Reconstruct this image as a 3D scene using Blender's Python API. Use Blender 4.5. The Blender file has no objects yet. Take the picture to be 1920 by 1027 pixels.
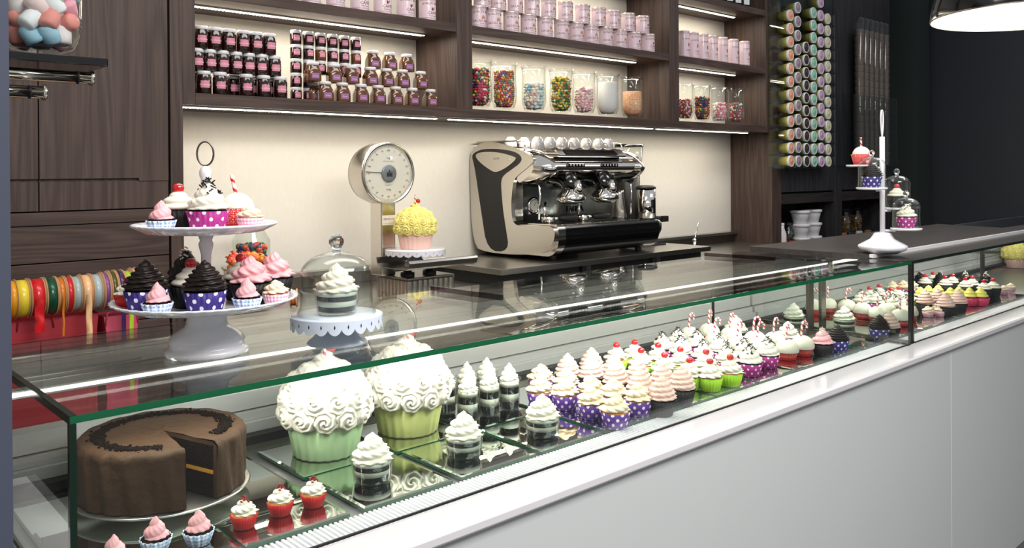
import bpy, math, random
from math import sin, cos, pi, radians
from mathutils import Vector, Matrix
random.seed(7)
S = bpy.context.scene
COL = S.collection

# ------------------------------------------------------------------ camera
YAW, PITCH, ROLL = radians(47.9646), radians(.2260), radians(.3882)
FPX, PPY, CAMH = 1559.386, 326.624, 1.45
_f = Vector((cos(YAW)*cos(PITCH), sin(YAW)*cos(PITCH), -sin(PITCH)))
_r = _f.cross(Vector((0, 0, 1))).normalized()
_d = _f.cross(_r)
_r2 = _r*cos(ROLL) + _d*sin(ROLL)
_d2 = -_r*sin(ROLL) + _d*cos(ROLL)
cam = bpy.data.cameras.new('camera')
camo = bpy.data.objects.new('camera', cam)
COL.objects.link(camo)
mw = Matrix.Identity(4)
for i in range(3):
    mw[i][0] = _r2[i]; mw[i][1] = -_d2[i]; mw[i][2] = -_f[i]
mw[2][3] = CAMH
camo.matrix_world = mw
cam.sensor_fit = 'HORIZONTAL'
cam.sensor_width = 36
cam.lens = FPX/1920*36
cam.shift_x = 0
cam.shift_y = -(513.5-PPY)/1920
cam.clip_start = .02
S.camera = camo


def on(px, py, X=None, Y=None, Z=None):
    """point of the place that the photo shows at a pixel, on the plane X=, Y= or Z="""
    v = _r2*((px-960)/FPX) + _d2*((py-PPY)/FPX) + _f
    if X is not None: s = X/v.x
    elif Y is not None: s = Y/v.y
    else: s = (Z-CAMH)/v.z
    return Vector((v.x*s, v.y*s, CAMH+v.z*s))


# ------------------------------------------------------------------ world, lights, exposure
W = bpy.data.worlds.new('world'); S.world = W; W.use_nodes = True
W.node_tree.nodes['Background'].inputs[0].default_value = (.93, .96, 1, 1)
W.node_tree.nodes['Background'].inputs[1].default_value = .40
S.view_settings.view_transform = 'Standard'
S.view_settings.look = 'None'
S.view_settings.gamma = 1
S.view_settings.exposure = .25
S.view_settings.use_curve_mapping = False
cy = S.cycles
cy.use_denoising = True
cy.max_bounces = 9; cy.transparent_max_bounces = 24; cy.glossy_bounces = 6
cy.diffuse_bounces = 3; cy.transmission_bounces = 8
cy.caustics_reflective = False; cy.caustics_refractive = False
cy.sample_clamp_indirect = 4


def area(name, loc, size, power, color=(1, 1, 1), rot=(0, 0, 0), spread=180):
    l = bpy.data.lights.new(name, 'AREA')
    l.shape = 'RECTANGLE'; l.size, l.size_y = size
    l.energy = power; l.color = color; l.spread = radians(spread)
    o = bpy.data.objects.new(name, l); o.location = loc; o.rotation_euler = rot
    COL.objects.link(o)
    return o


WARM = (1, .91, .77)
NEUT = (1, .97, .90)
# added fill lights without fixtures, over the customers' side and the aisle
area('fill_light', (1.2, -.6, 3.1), (2.2, 1.2), 135, (1, .97, .93))
area('fill_light', (1.6, 1.9, 3.1), (2.6, .6), 26, (1, .95, .88))
area('fill_light', (5.0, 1.5, 3.1), (1.2, .6), 22, (1, .97, .93))
# light strips of the shelves (z, x0, x1, y, power)
for z, x0, x1, y, p in ((1.692, 1.16, 2.40, 3.14, 9), (1.692, 2.46, 4.05, 3.14, 12), (1.692, 4.1, 5.0, 3.14, 6.5),
                        (2.092, 1.22, 2.37, 3.25, 7.5), (2.092, 2.56, 3.95, 3.25, 8.5), (2.092, 4.2, 5.0, 3.25, 5),
                        (2.50, 4.2, 5.0, 3.25, 5), (2.54, 1.22, 2.37, 3.25, 4), (2.54, 2.56, 3.95, 3.25, 8)):
    area('shelf_light', ((x0+x1)/2, y, z-.002), (x1-x0, .012), p*.5, WARM)
# light strips of the two display cases
area('case_light', (1.55, 1.437, 1.109), (2.45, .02), 9.5, NEUT, (radians(14), 0, 0))
area('case_light', (4.0, 1.437, 1.109), (2.3, .02), 9, NEUT, (radians(14), 0, 0))

# ------------------------------------------------------------------ materials
MATS = {}


def srgb(c):
    if isinstance(c, str):
        c = [int(c[i:i+2], 16)/255 for i in (0, 2, 4)]
    return tuple((x/12.92 if x <= .04045 else ((x+.055)/1.055)**2.4) for x in c) + (1,)


def newmat(name):
    m = bpy.data.materials.new(name); m.use_nodes = True
    m.node_tree.nodes.clear()
    MATS[name] = m
    return m, m.node_tree.nodes, m.node_tree.links


def pm(name, c, rough=.5, metal=0, noise=0, nscale=30, bump=0, bscale=60, coat=0, trans=0, ior=1.45, sss=0, stretch=(1, 1, 1), emit=None, estr=0, spec=.5):
    if name in MATS: return MATS[name]
    m, N, L = newmat(name)
    o = N.new('ShaderNodeOutputMaterial'); b = N.new('ShaderNodeBsdfPrincipled')
    L.new(b.outputs[0], o.inputs[0])
    col = srgb(c)
    b.inputs['Base Color'].default_value = col
    b.inputs['Roughness'].default_value = rough
    b.inputs['Metallic'].default_value = metal
    b.inputs['IOR'].default_value = ior
    b.inputs['Specular IOR Level'].default_value = spec
    b.inputs['Coat Weight'].default_value = coat
    b.inputs['Coat Roughness'].default_value = .04
    b.inputs['Transmission Weight'].default_value = trans
    if sss:
        b.inputs['Subsurface Weight'].default_value = sss
        b.inputs['Subsurface Radius'].default_value = (.01, .008, .006)
        b.inputs['Subsurface Scale'].default_value = .4
    if emit is not None:
        b.inputs['Emission Color'].default_value = srgb(emit)
        b.inputs['Emission Strength'].default_value = estr
    if noise or bump:
        tc = N.new('ShaderNodeTexCoord'); mp = N.new('ShaderNodeMapping')
        mp.inputs['Scale'].default_value = stretch
        L.new(tc.outputs['Object'], mp.inputs[0])
        nz = N.new('ShaderNodeTexNoise'); nz.inputs['Scale'].default_value = nscale
        nz.inputs['Detail'].default_value = 5
        L.new(mp.outputs[0], nz.inputs['Vector'])
        if noise:
            mx = N.new('ShaderNodeMix'); mx.data_type = 'RGBA'
            L.new(nz.outputs['Fac'], mx.inputs[0])
            mx.inputs[6].default_value = tuple(x*(1-noise) for x in col[:3])+(1,)
            mx.inputs[7].default_value = tuple(min(1, x*(1+noise)) for x in col[:3])+(1,)
            L.new(mx.outputs[2], b.inputs['Base Color'])
        if bump:
            n2 = N.new('ShaderNodeTexNoise'); n2.inputs['Scale'].default_value = bscale; n2.inputs['Detail'].default_value = 3
            L.new(mp.outputs[0], n2.inputs['Vector'])
            bp = N.new('ShaderNodeBump'); bp.inputs['Strength'].default_value = bump; bp.inputs['Distance'].default_value = .01
            L.new(n2.outputs['Fac'], bp.inputs['Height']); L.new(bp.outputs[0], b.inputs['Normal'])
    return m


def glassm(name, tint=(.96, .99, .97), ior=1.5, rough=0):
    """clear sheet or vessel: what passes straight through plus the reflection"""
    if name in MATS: return MATS[name]
    m, N, L = newmat(name)
    o = N.new('ShaderNodeOutputMaterial'); mx = N.new('ShaderNodeMixShader')
    t = N.new('ShaderNodeBsdfTransparent'); t.inputs[0].default_value = tuple(tint)+(1,)
    g = N.new('ShaderNodeBsdfGlossy'); g.inputs['Roughness'].default_value = rough
    f = N.new('ShaderNodeFresnel'); f.inputs[0].default_value = ior
    # same strength from both sides of each skin
    geo = N.new('ShaderNodeNewGeometry'); mi = N.new('ShaderNodeMix'); mi.data_type = 'FLOAT'
    inv = N.new('ShaderNodeValue'); inv.outputs[0].default_value = 1/ior
    fi = N.new('ShaderNodeValue'); fi.outputs[0].default_value = ior
    L.new(geo.outputs['Backfacing'], mi.inputs[0]); mi.inputs[2].default_value = ior; mi.inputs[3].default_value = 1/ior
    f2 = N.new('ShaderNodeFresnel'); L.new(mi.outputs[0], f2.inputs[0])
    # Fresnel already inverts the index for back faces, so this cancels it
    L.new(f2.outputs[0], mx.inputs[0])
    N.remove(f); N.remove(inv); N.remove(fi)
    L.new(t.outputs[0], mx.inputs[1]); L.new(g.outputs[0], mx.inputs[2]); L.new(mx.outputs[0], o.inputs[0])
    return m


def woodm(name, c1, c2, axis):
    m, N, L = newmat(name)
    o = N.new('ShaderNodeOutputMaterial'); b = N.new('ShaderNodeBsdfPrincipled'); L.new(b.outputs[0], o.inputs[0])
    tc = N.new('ShaderNodeTexCoord'); mp = N.new('ShaderNodeMapping')
    s = [7, 7, 7]; s[axis] = .55
    mp.inputs['Scale'].default_value = s
    L.new(tc.outputs['Object'], mp.inputs[0])
    n = N.new('ShaderNodeTexNoise'); n.inputs['Scale'].default_value = 1; n.inputs['Detail'].default_value = 2; n.inputs['Distortion'].default_value = .4
    L.new(mp.outputs[0], n.inputs['Vector'])
    mu = N.new('ShaderNodeMath'); mu.operation = 'MULTIPLY'; mu.inputs[1].default_value = 70; L.new(n.outputs['Fac'], mu.inputs[0])
    si = N.new('ShaderNodeMath'); si.operation = 'SINE'; L.new(mu.outputs[0], si.inputs[0])
    s2 = [170, 170, 170]; s2[axis] = 4
    mp2 = N.new('ShaderNodeMapping'); mp2.inputs['Scale'].default_value = s2; L.new(tc.outputs['Object'], mp2.inputs[0])
    n2 = N.new('ShaderNodeTexNoise'); n2.inputs['Scale'].default_value = 1; n2.inputs['Detail'].default_value = 3; L.new(mp2.outputs[0], n2.inputs['Vector'])
    r = N.new('ShaderNodeMapRange'); r.inputs[1].default_value = -1; r.inputs[2].default_value = 1; r.inputs[3].default_value = .3; r.inputs[4].default_value = .7
    L.new(si.outputs[0], r.inputs[0])
    ad = N.new('ShaderNodeMath'); ad.operation = 'ADD'; L.new(r.outputs[0], ad.inputs[0]); L.new(n2.outputs['Fac'], ad.inputs[1])
    r2 = N.new('ShaderNodeMapRange'); r2.inputs[1].default_value = .65; r2.inputs[2].default_value = 1.35; L.new(ad.outputs[0], r2.inputs[0])
    mx = N.new('ShaderNodeMix'); mx.data_type = 'RGBA'; L.new(r2.outputs[0], mx.inputs[0])
    mx.inputs[6].default_value = srgb(c1); mx.inputs[7].default_value = srgb(c2)
    L.new(mx.outputs[2], b.inputs['Base Color'])
    b.inputs['Roughness'].default_value = .5
    b.inputs['Specular IOR Level'].default_value = .35
    return m


def dotm(name, c, dot, n=14, rad=.27, rough=.6, kind='dots', cs=None):
    """paper case pattern drawn on its own u (round) and v (up) coordinates"""
    m, N, L = newmat(name)
    o = N.new('ShaderNodeOutputMaterial'); b = N.new('ShaderNodeBsdfPrincipled'); L.new(b.outputs[0], o.inputs[0])
    b.inputs['Roughness'].default_value = rough
    uv = N.new('ShaderNodeUVMap'); mp = N.new('ShaderNodeMapping'); L.new(uv.outputs[0], mp.inputs[0])
    mx = N.new('ShaderNodeMix'); mx.data_type = 'RGBA'
    mx.inputs[6].default_value = srgb(c); mx.inputs[7].default_value = srgb(dot)
    if kind == 'dots':
        mp.inputs['Rotation'].default_value = (0, 0, pi/4)
        mp.inputs['Scale'].default_value = (n*.7071, n*.7071, 1)
        # scale is applied before the turn, so the turned grid keeps round dots
        v = N.new('ShaderNodeTexVoronoi'); v.voronoi_dimensions = '2D'; v.inputs['Randomness'].default_value = 0; v.inputs['Scale'].default_value = 1
        L.new(mp.outputs[0], v.inputs['Vector'])
        lt = N.new('ShaderNodeMath'); lt.operation = 'LESS_THAN'; lt.inputs[1].default_value = rad
        L.new(v.outputs['Distance'], lt.inputs[0]); L.new(lt.outputs[0], mx.inputs[0])
    elif kind == 'gingham':
        sep = N.new('ShaderNodeSeparateXYZ'); L.new(mp.outputs[0], sep.inputs[0])
        outs = []
        for k in (0, 1):
            a = N.new('ShaderNodeMath'); a.operation = 'MULTIPLY'; a.inputs[1].default_value = n*2*pi
            L.new(sep.outputs[k], a.inputs[0])
            s_ = N.new('ShaderNodeMath'); s_.operation = 'SINE'; L.new(a.outputs[0], s_.inputs[0])
            g = N.new('ShaderNodeMath'); g.operation = 'GREATER_THAN'; g.inputs[1].default_value = 0; L.new(s_.outputs[0], g.inputs[0])
            h = N.new('ShaderNodeMath'); h.operation = 'MULTIPLY'; h.inputs[1].default_value = .5; L.new(g.outputs[0], h.inputs[0]); outs.append(h)
        ad = N.new('ShaderNodeMath'); ad.operation = 'ADD'; L.new(outs[0].outputs[0], ad.inputs[0]); L.new(outs[1].outputs[0], ad.inputs[1])
        L.new(ad.outputs[0], mx.inputs[0])
    else:   # knitted band: rows of small white marks
        sep = N.new('ShaderNodeSeparateXYZ'); L.new(mp.outputs[0], sep.inputs[0])
        mp.inputs['Scale'].default_value = (n, n, 1)
        ck = N.new('ShaderNodeTexVoronoi'); ck.voronoi_dimensions = '2D'; ck.feature = 'F1'; ck.distance = 'MANHATTAN'
        ck.inputs['Randomness'].default_value = .55; ck.inputs['Scale'].default_value = 1; L.new(mp.outputs[0], ck.inputs['Vector'])
        lt = N.new('ShaderNodeMath'); lt.operation = 'LESS_THAN'; lt.inputs[1].default_value = .3; L.new(ck.outputs['Distance'], lt.inputs[0])
        # only between two heights
        w = N.new('ShaderNodeMath'); w.operation = 'PINGPONG'; w.inputs[1].default_value = n*.11
        L.new(sep.outputs[1], w.inputs[0])
        g = N.new('ShaderNodeMath'); g.operation = 'GREATER_THAN'; g.inputs[1].default_value = n*.045; L.new(w.outputs[0], g.inputs[0])
        mu = N.new('ShaderNodeMath'); mu.operation = 'MULTIPLY'; L.new(lt.outputs[0], mu.inputs[0]); L.new(g.outputs[0], mu.inputs[1])
        L.new(mu.outputs[0], mx.inputs[0])
    L.new(mx.outputs[2], b.inputs['Base Color'])
    return m


def attrm(name, rough=.3, coat=.3, attr='col'):
    m, N, L = newmat(name)
    o = N.new('ShaderNodeOutputMaterial'); b = N.new('ShaderNodeBsdfPrincipled'); L.new(b.outputs[0], o.inputs[0])
    a = N.new('ShaderNodeAttribute'); a.attribute_name = attr
    L.new(a.outputs['Color'], b.inputs['Base Color'])
    b.inputs['Roughness'].default_value = rough; b.inputs['Coat Weight'].default_value = coat
    return m


M = {}
M['woodv'] = woodm('wood_upright', '3b2e2a', '57463f', 2)
M['woodh'] = woodm('wood_level', '3b2e2a', '57463f', 0)
M['woody'] = woodm('wood_deep', '2e2422', '5c4a44', 1)
M['dwood'] = woodm('dark_wood', '232225', '39373a', 2)
M['dwoodh'] = woodm('dark_wood_level', '1b191a', '383331', 0)
M['stone'] = woodm('grey_brown_worktop', '3d3937', '4b4644', 0)
M['stone'].node_tree.nodes['Principled BSDF'].inputs['Roughness'].default_value = .3
M['gap'] = pm('joint_black', '050505', .8)
M['beige'] = pm('beige_wallpaper', 'd9d4ca', .75, noise=.05, nscale=70, stretch=(1, 1, .5))
M['grey'] = pm('grey_lacquer', 'bcbfc0', .38, noise=.02, nscale=3, spec=.35)
M['white'] = pm('white_stone', 'cfcccf', .12, coat=.6)
M['steel'] = pm('brushed_steel', 'b9b6b0', .28, 1, noise=.08, nscale=12, stretch=(.3, 30, 30))
M['steeld'] = pm('dark_steel', '77736d', .3, 1, noise=.15, nscale=10, stretch=(.4, 20, 20))
M['floorsteel'] = pm('case_floor_steel', '7d7c79', .3, .75)
M['alu'] = pm('grey_aluminium', 'a9a8a5', .42, .6)
M['alud'] = pm('dull_aluminium', '8b8a86', .45, .7)
M['sill'] = pm('light_grey_sill', 'b6b6b4', .4, .2)
M['chrome'] = pm('chrome', 'e9e5de', .07, 1)
M['satin'] = pm('satin_chrome', 'd8d2c8', .22, 1)
M['black'] = pm('black_gloss', '0b0b0c', .12, coat=.4)
M['blackm'] = pm('black_matte', '101011', .55)
M['mirror'] = pm('mirror_face', 'dfe6e2', .015, 1)
M['edge'] = pm('green_glass_edge', '0d5a38', .15, coat=.5, trans=.15)
M['edged'] = pm('dark_glass_edge', '0a2018', .2, coat=.5)
M['glass'] = glassm('clear_pane', (.955, .985, .97), 1.62)
M['jglass'] = glassm('clear_vessel', (.97, .985, .975), 1.45)
M['gglass'] = glassm('greenish_vessel', (.965, .99, .972), 1.52)
M['acryl'] = glassm('acrylic', (.9, .93, .93), 1.5)
M['smoke'] = glassm('smoked_acrylic', (.45, .42, .43), 1.5)
M['led'] = pm('led_warm', 'ffffff', .5, emit='fff0d2', estr=4)
M['leddot'] = pm('led_diodes', 'ffffff', .5, emit='fff4dc', estr=22)
M['ledw'] = pm('led_white', 'ffffff', .5, emit='fffaf0', estr=9)
M['cream'] = pm('white_frosting', 'f1ebdb', .5, sss=.2)
M['ivory'] = pm('cream_frosting', 'f6e3c4', .5, sss=.25)
M['pink'] = pm('pink_frosting', 'f4cfc3', .5, sss=.2)
M['rose'] = pm('rose_frosting', 'f2b3b8', .5, sss=.2)
M['yellow'] = pm('yellow_frosting', 'f4ea78', .5, sss=.2)
M['lemon'] = pm('lemon_frosting', 'f7ea8c', .5, sss=.2)
M['choc'] = pm('chocolate_frosting', '170c08', .45)
M['ganache'] = pm('milk_chocolate_cream', '3a291c', .65, noise=.1, nscale=40, bump=.35, bscale=45, spec=.15)
M['crumb'] = pm('chocolate_crumb', '150b07', .95, noise=.5, nscale=300, bump=.9, bscale=400, spec=.1)
M['gold'] = pm('golden_cake', 'c2803a', .8, noise=.2, nscale=200)
M['orangef'] = pm('orange_filling', 'b9852d', .6)
M['snow'] = pm('coconut_dome', 'f7f2de', .8, bump=.6, bscale=900, noise=.05, nscale=500)
M['cherry'] = pm('cherry_red', 'c9101a', .12, coat=.8)
M['flake'] = pm('chocolate_flakes', '1c120f', .4)
M['redflake'] = pm('red_crumbs', '8d1418', .5)
M['canew'] = pm('cane_white', 'f5ece6', .25, coat=.3)
M['caner'] = pm('cane_red', 'cf2b33', .25, coat=.3)
M['porc'] = pm('white_porcelain', 'eceaf0', .18, coat=.5)
M['bluep'] = pm('pale_blue_metal', 'd3dcea', .3, coat=.3)
M['lpurple'] = dotm('purple_dotted_paper', '5b2d8f', 'f1e8f4', 18, .24)
M['lmag'] = dotm('magenta_dotted_paper', 'a92382', 'f3e3ee', 18, .2)
M['lblue'] = dotm('navy_dotted_paper', '33237a', 'e6e2f4', 18, .22)
M['lred'] = dotm('red_knit_paper', 'cb2124', 'f3c4b6', 60, kind='knit')
M['lgingham'] = dotm('blue_gingham_paper', '7f9fce', 'e9eef6', 22, kind='gingham')
M['lpinkg'] = dotm('pink_gingham_paper', 'e48aa4', 'f8dfe4', 22, kind='gingham')
M['lblack'] = pm('black_paper', '100f10', .6)
M['llime'] = pm('lime_paper', 'a4d62c', .6, sss=.1)
M['lpink'] = pm('pink_paper', 'e2476e', .6)
M['lminired'] = pm('red_paper', 'c2171d', .5)
M['gpaper'] = pm('green_fluted_icing', 'c6e8b0', .55, sss=.1)
M['ypaper'] = pm('yellow_fluted_icing', 'e6ec96', .55, sss=.1)
M['ppaper'] = pm('pink_fluted_icing', 'f2c8b9', .55)
M['lid'] = pm('white_lid', 'e9e7ea', .3, coat=.3)
M['jam'] = pm('dark_jam', '240b08', .1, coat=.9)
M['caramel'] = pm('caramel_cream', '5f3819', .12, coat=.9)
M['labelp'] = pm('pink_label', 'd98a9e', .5)
M['labelv'] = pm('mauve_label', '9c6a9a', .5)
M['ink'] = pm('white_print', 'f7e6ec', .5)
M['inkb'] = pm('brown_print', '6b3a34', .5)
M['inkk'] = pm('black_print', '2a2426', .5)
M['inkr'] = pm('red_print', 'c8323a', .5)
M['tin'] = pm('pale_pink_tin', 'ead3dc', .3, coat=.3)
M['tinrim'] = pm('tin_lid', 'd8c3bf', .3, .5)
M['pod'] = pm('cocoa_pod_print', 'c98670', .5)
M['candy'] = attrm('candies')
M['candym'] = attrm('soft_candies', .7, 0)
M['darkwall'] = pm('charcoal_wall', '35383d', .45, noise=.04, nscale=2)
M['greenish'] = pm('dark_green_grey', '2c3533', .6)
M['tile'] = pm('floor_tile', '4a4845', .4, noise=.1, nscale=4)
M['bluegrey'] = pm('blue_grey_paint', '3f4454', .5)


# ------------------------------------------------------------------ mesh builder
class MB:
    def __init__(s):
        s.v = []; s.f = []; s.mi = []; s.uv = []; s.sm = []; s.c = []; s.T = Matrix.Identity(4); s.col = None

    def add(s, vs, fs, m=0, smooth=False, uvs=None, col=None):
        b = len(s.v); T = s.T
        s.v += [tuple(T @ Vector(p)) for p in vs]
        for k, f in enumerate(fs):
            s.f.append([i+b for i in f]); s.mi.append(m); s.sm.append(smooth)
            s.uv.append(uvs[k] if uvs else None)
            s.c.append(col)

    def box(s, x0, x1, y0, y1, z0, z1, m=0):
        v = [(x, y, z) for z in (z0, z1) for y in (y0, y1) for x in (x0, x1)]
        s.add(v, [(0, 2, 3, 1), (4, 5, 7, 6), (0, 1, 5, 4), (2, 6, 7, 3), (0, 4, 6, 2), (1, 3, 7, 5)], m)
        return s

    def lathe(s, prof, seg=24, c=(0, 0, 0), m=0, fl=0, nfl=0, cap=True, smooth=True, mul=None, vscale=1):
        """prof (r, z); fl = flute depth, nfl = number of flutes"""
        vs = []; fs = []; uvs = []
        n = len(prof)
        for i, (r, z) in enumerate(prof):
            for k in range(seg):
                a = 2*pi*k/seg
                rr = r*(1+fl*cos(nfl*a)) if nfl else r
                if mul: rr = r*mul(a, i/(n-1))
                vs.append((c[0]+rr*cos(a), c[1]+rr*sin(a), c[2]+z))
        R = max(p[0] for p in prof) or 1
        L = [0]
        for i in range(1, n): L.append(L[-1]+math.hypot(prof[i][0]-prof[i-1][0], prof[i][1]-prof[i-1][1]))
        for i in range(n-1):
            for k in range(seg):
                k2 = (k+1) % seg
                fs.append((i*seg+k, i*seg+k2, (i+1)*seg+k2, (i+1)*seg+k))
                u0, u1 = k/seg, (k+1)/seg
                v0, v1 = L[i]/(2*pi*R), L[i+1]/(2*pi*R)
                uvs.append([(u0, v0), (u1, v0), (u1, v1), (u0, v1)])
        if cap:
            if prof[0][0] > 1e-5: fs.append(tuple(range(seg-1, -1, -1))); uvs.append(None)
            if prof[-1][0] > 1e-5: fs.append(tuple((n-1)*seg+k for k in range(seg))); uvs.append(None)
        s.add(vs, fs, m, smooth, uvs)
        return s

    def tube(s, pts, r, seg=8, m=0, close=False, mfun=None):
        pts = [Vector(p) for p in pts]; n = len(pts)
        rs = r if isinstance(r, (list, tuple)) else [r]*n
        up = Vector((0, 0, 1)); vs = []; prev = None
        for i, p in enumerate(pts):
            if close: t = pts[(i+1) % n]-pts[i-1]
            else: t = pts[min(i+1, n-1)]-pts[max(i-1, 0)]
            t.normalize()
            if prev is None:
                a = up.cross(t)
                if a.length < .1: a = Vector((1, 0, 0)).cross(t)
            else:
                a = prev-t*prev.dot(t)
                if a.length < 1e-4: a = up.cross(t)
            a.normalize(); prev = a; b = t.cross(a)
            for k in range(seg):
                an = 2*pi*k/seg
                vs.append(tuple(p+(a*cos(an)+b*sin(an))*rs[i]))
        nn = n if close else n-1
        for i in range(nn):
            j = (i+1) % n
            for k in range(seg):
                k2 = (k+1) % seg
                base = len(s.v)
                mm = mfun(i, k) if mfun else m
                s.f.append([base+i*seg+k, base+i*seg+k2, base+j*seg+k2, base+j*seg+k]); s.mi.append(mm); s.sm.append(True); s.uv.append(None); s.c.append(None)
        if not close:
            base = len(s.v)
            for ring in (list(range(seg-1, -1, -1)), [(n-1)*seg+k for k in range(seg)]):
                s.f.append([base+q for q in ring]); s.mi.append(m); s.sm.append(False); s.uv.append(None); s.c.append(None)
        T = s.T
        s.v += [tuple(T @ Vector(p)) for p in vs]
        return s

    def cyl(s, p0, p1, r, seg=16, m=0, r2=None):
        return s.tube([p0, p1], [r, r if r2 is None else r2], seg, m)

    def sphere(s, c, r, seg=12, rings=8, m=0, sc=(1, 1, 1), col=None):
        vs = [(c[0], c[1], c[2]-r*sc[2])]
        for i in range(1, rings):
            a = -pi/2+pi*i/rings
            for k in range(seg):
                b = 2*pi*k/seg
                vs.append((c[0]+r*sc[0]*cos(a)*cos(b), c[1]+r*sc[1]*cos(a)*sin(b), c[2]+r*sc[2]*sin(a)))
        vs.append((c[0], c[1], c[2]+r*sc[2])); last = len(vs)-1
        fs = []
        for k in range(seg):
            fs.append((0, 1+(k+1) % seg, 1+k))
            fs.append((last, last-seg+k, last-seg+(k+1) % seg))
        for i in range(rings-2):
            for k in range(seg):
                a, b = 1+i*seg+k, 1+i*seg+(k+1) % seg
                fs.append((a, b, b+seg, a+seg))
        s.add(vs, fs, m, True, None, col)
        return s

    def prism(s, poly, x0, x1, m=0, axes='yz', smooth=False):
        """polygon in the given plane pushed along the third axis"""
        n = len(poly)
        def P(q, h):
            if axes == 'yz': return (h, q[0], q[1])
            if axes == 'xz': return (q[0], h, q[1])
            return (q[0], q[1], h)
        vs = [P(q, x0) for q in poly]+[P(q, x1) for q in poly]
        s.add(vs, [tuple(range(n-1, -1, -1)), tuple(range(n, 2*n))], m)
        s.add(vs, [(i, (i+1) % n, n+(i+1) % n, n+i) for i in range(n)], m, smooth)
        return s

    def mesh(s, name, mats):
        me = bpy.data.meshes.new(name)
        me.from_pydata(s.v, [], s.f)
        for m in (mats if isinstance(mats, (list, tuple)) else [mats]): me.materials.append(M[m] if isinstance(m, str) else m)
        me.polygons.foreach_set('material_index', s.mi)
        me.polygons.foreach_set('use_smooth', s.sm)
        if any(u for u in s.uv):
            l = me.uv_layers.new(name='UVMap').data
            i = 0
            for f, u in zip(s.f, s.uv):
                for k in range(len(f)):
                    if u: l[i].uv = u[k]
                    i += 1
        if any(c for c in s.c):
            a = me.color_attributes.new('col', 'FLOAT_COLOR', 'CORNER').data
            i = 0
            for f, c in zip(s.f, s.c):
                cc = c or (1, 1, 1, 1)
                for k in range(len(f)):
                    a[i].color = cc; i += 1
        me.update()
        return me

    def build(s, name, mats, parent=None, loc=None, bevel=0, seg=2):
        o = bpy.data.objects.new(name, s.mesh(name, mats)); COL.objects.link(o)
        if parent: o.parent = parent
        if loc is not None: o.location = loc
        if bevel:
            b = o.modifiers.new('bevel', 'BEVEL'); b.width = bevel; b.segments = seg; b.limit_method = 'ANGLE'; b.angle_limit = radians(40)
        return o


def tag(o, label, cat, group=None, kind=None):
    if label: o['label'] = label
    if cat: o['category'] = cat
    if group: o['group'] = group
    if kind: o['kind'] = kind
    return o


def thing(name, label, cat, loc=(0, 0, 0), rz=0, group=None):
    o = bpy.data.objects.new(name, None); COL.objects.link(o)
    o.empty_display_size = .02
    o.location = loc; o.rotation_euler = (0, 0, rz)
    return tag(o, label, cat, group)


def struct(o):
    o['kind'] = 'structure'; return o


KIDS = {}


def kids(o):
    if o.name not in KIDS:
        KIDS[o.name] = list(o.children)
    return KIDS[o.name]


def dup(o, loc=None, rz=None, label=None, group=None, parent=None, scale=None):
    c = o.copy(); COL.objects.link(c)
    if parent: c.parent = parent
    for ch in kids(o): dup(ch, parent=c)
    if loc is not None: c.location = loc
    if rz is not None: c.rotation_euler = (0, 0, rz)
    if scale is not None: c.scale = (scale,)*3 if not isinstance(scale, tuple) else scale
    if label: c['label'] = label
    if group: c['group'] = group
    return c


class Proto:
    """first placing moves the thing itself, the later ones copy it"""
    def __init__(s, root): s.root = root; s.used = False

    def put(s, loc, rz=0, label=None, group=None, scale=None):
        if not s.used:
            s.used = True; o = s.root
            kids(o)
            for ch in kids(o): kids(ch)
            o.location = loc; o.rotation_euler = (0, 0, rz)
            if label: o['label'] = label
            if group: o['group'] = group
            if scale is not None: o.scale = (scale,)*3
            return o
        return dup(s.root, loc, rz, label, group, scale=scale or 1)


ORD = ['', 'first', 'second', 'third', 'fourth', 'fifth', 'sixth', 'seventh', 'eighth', 'ninth', 'tenth', 'eleventh', 'twelfth', 'thirteenth', 'fourteenth', 'fifteenth', 'sixteenth']


def textmesh(txt, size, mat, depth=.0004, bend=None, align='CENTER', spacing=1, origin=(0, 0)):
    """lettering as a mesh in the x-z plane facing -y; bend = radius of the drum it lies on"""
    cu = bpy.data.curves.new('lettering', 'FONT'); cu.body = txt; cu.size = size; cu.align_x = align
    cu.extrude = depth/2; cu.resolution_u = 1; cu.space_character = spacing
    ob = bpy.data.objects.new('lettering', cu)
    me = bpy.data.meshes.new_from_object(ob)
    bpy.data.objects.remove(ob)
    vs = []
    for v in me.vertices:
        x, z, y = v.co.x+origin[0], v.co.y+origin[1], -v.co.z
        vs.append((x, y, z))
    fs = [tuple(p.vertices) for p in me.polygons]
    bpy.data.meshes.remove(me)
    if bend:
        vs = [((bend-y)*sin(x/bend), -(bend-y)*cos(x/bend), z) for x, y, z in vs]
    return vs, fs

# ================================================================== THE SETTING
WY = 3.435      # face of the back wall
SY = 3.10       # front of the shelves and cabinets
struct(MB().box(-.8, 9.5, -3.2, WY+.3, -.05, 0).build('floor', 'tile'))
struct(MB().box(-.8, 9.5, WY, WY+.1, 0, 3.3).build('wall_back', 'beige'))
struct(MB().box(8.05, 8.2, -3.2, WY, 0, 3.3).build('wall_right', 'darkwall'))
struct(MB().box(7.62, 7.9, SY-.02, WY-.005, 0, 3.3).build('trim_1', 'greenish'))
struct(MB().box(-.9, -.8, .75, WY+.1, 0, 3.3).build('wall_left', 'beige'))
# the blue grey door jamb right beside the viewer
pj = on(20.5, 500, Y=.6)
struct(MB().box(pj.x-.32, pj.x, .6, .72, 0, 3.3).build('trim_2', 'bluegrey'))

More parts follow.
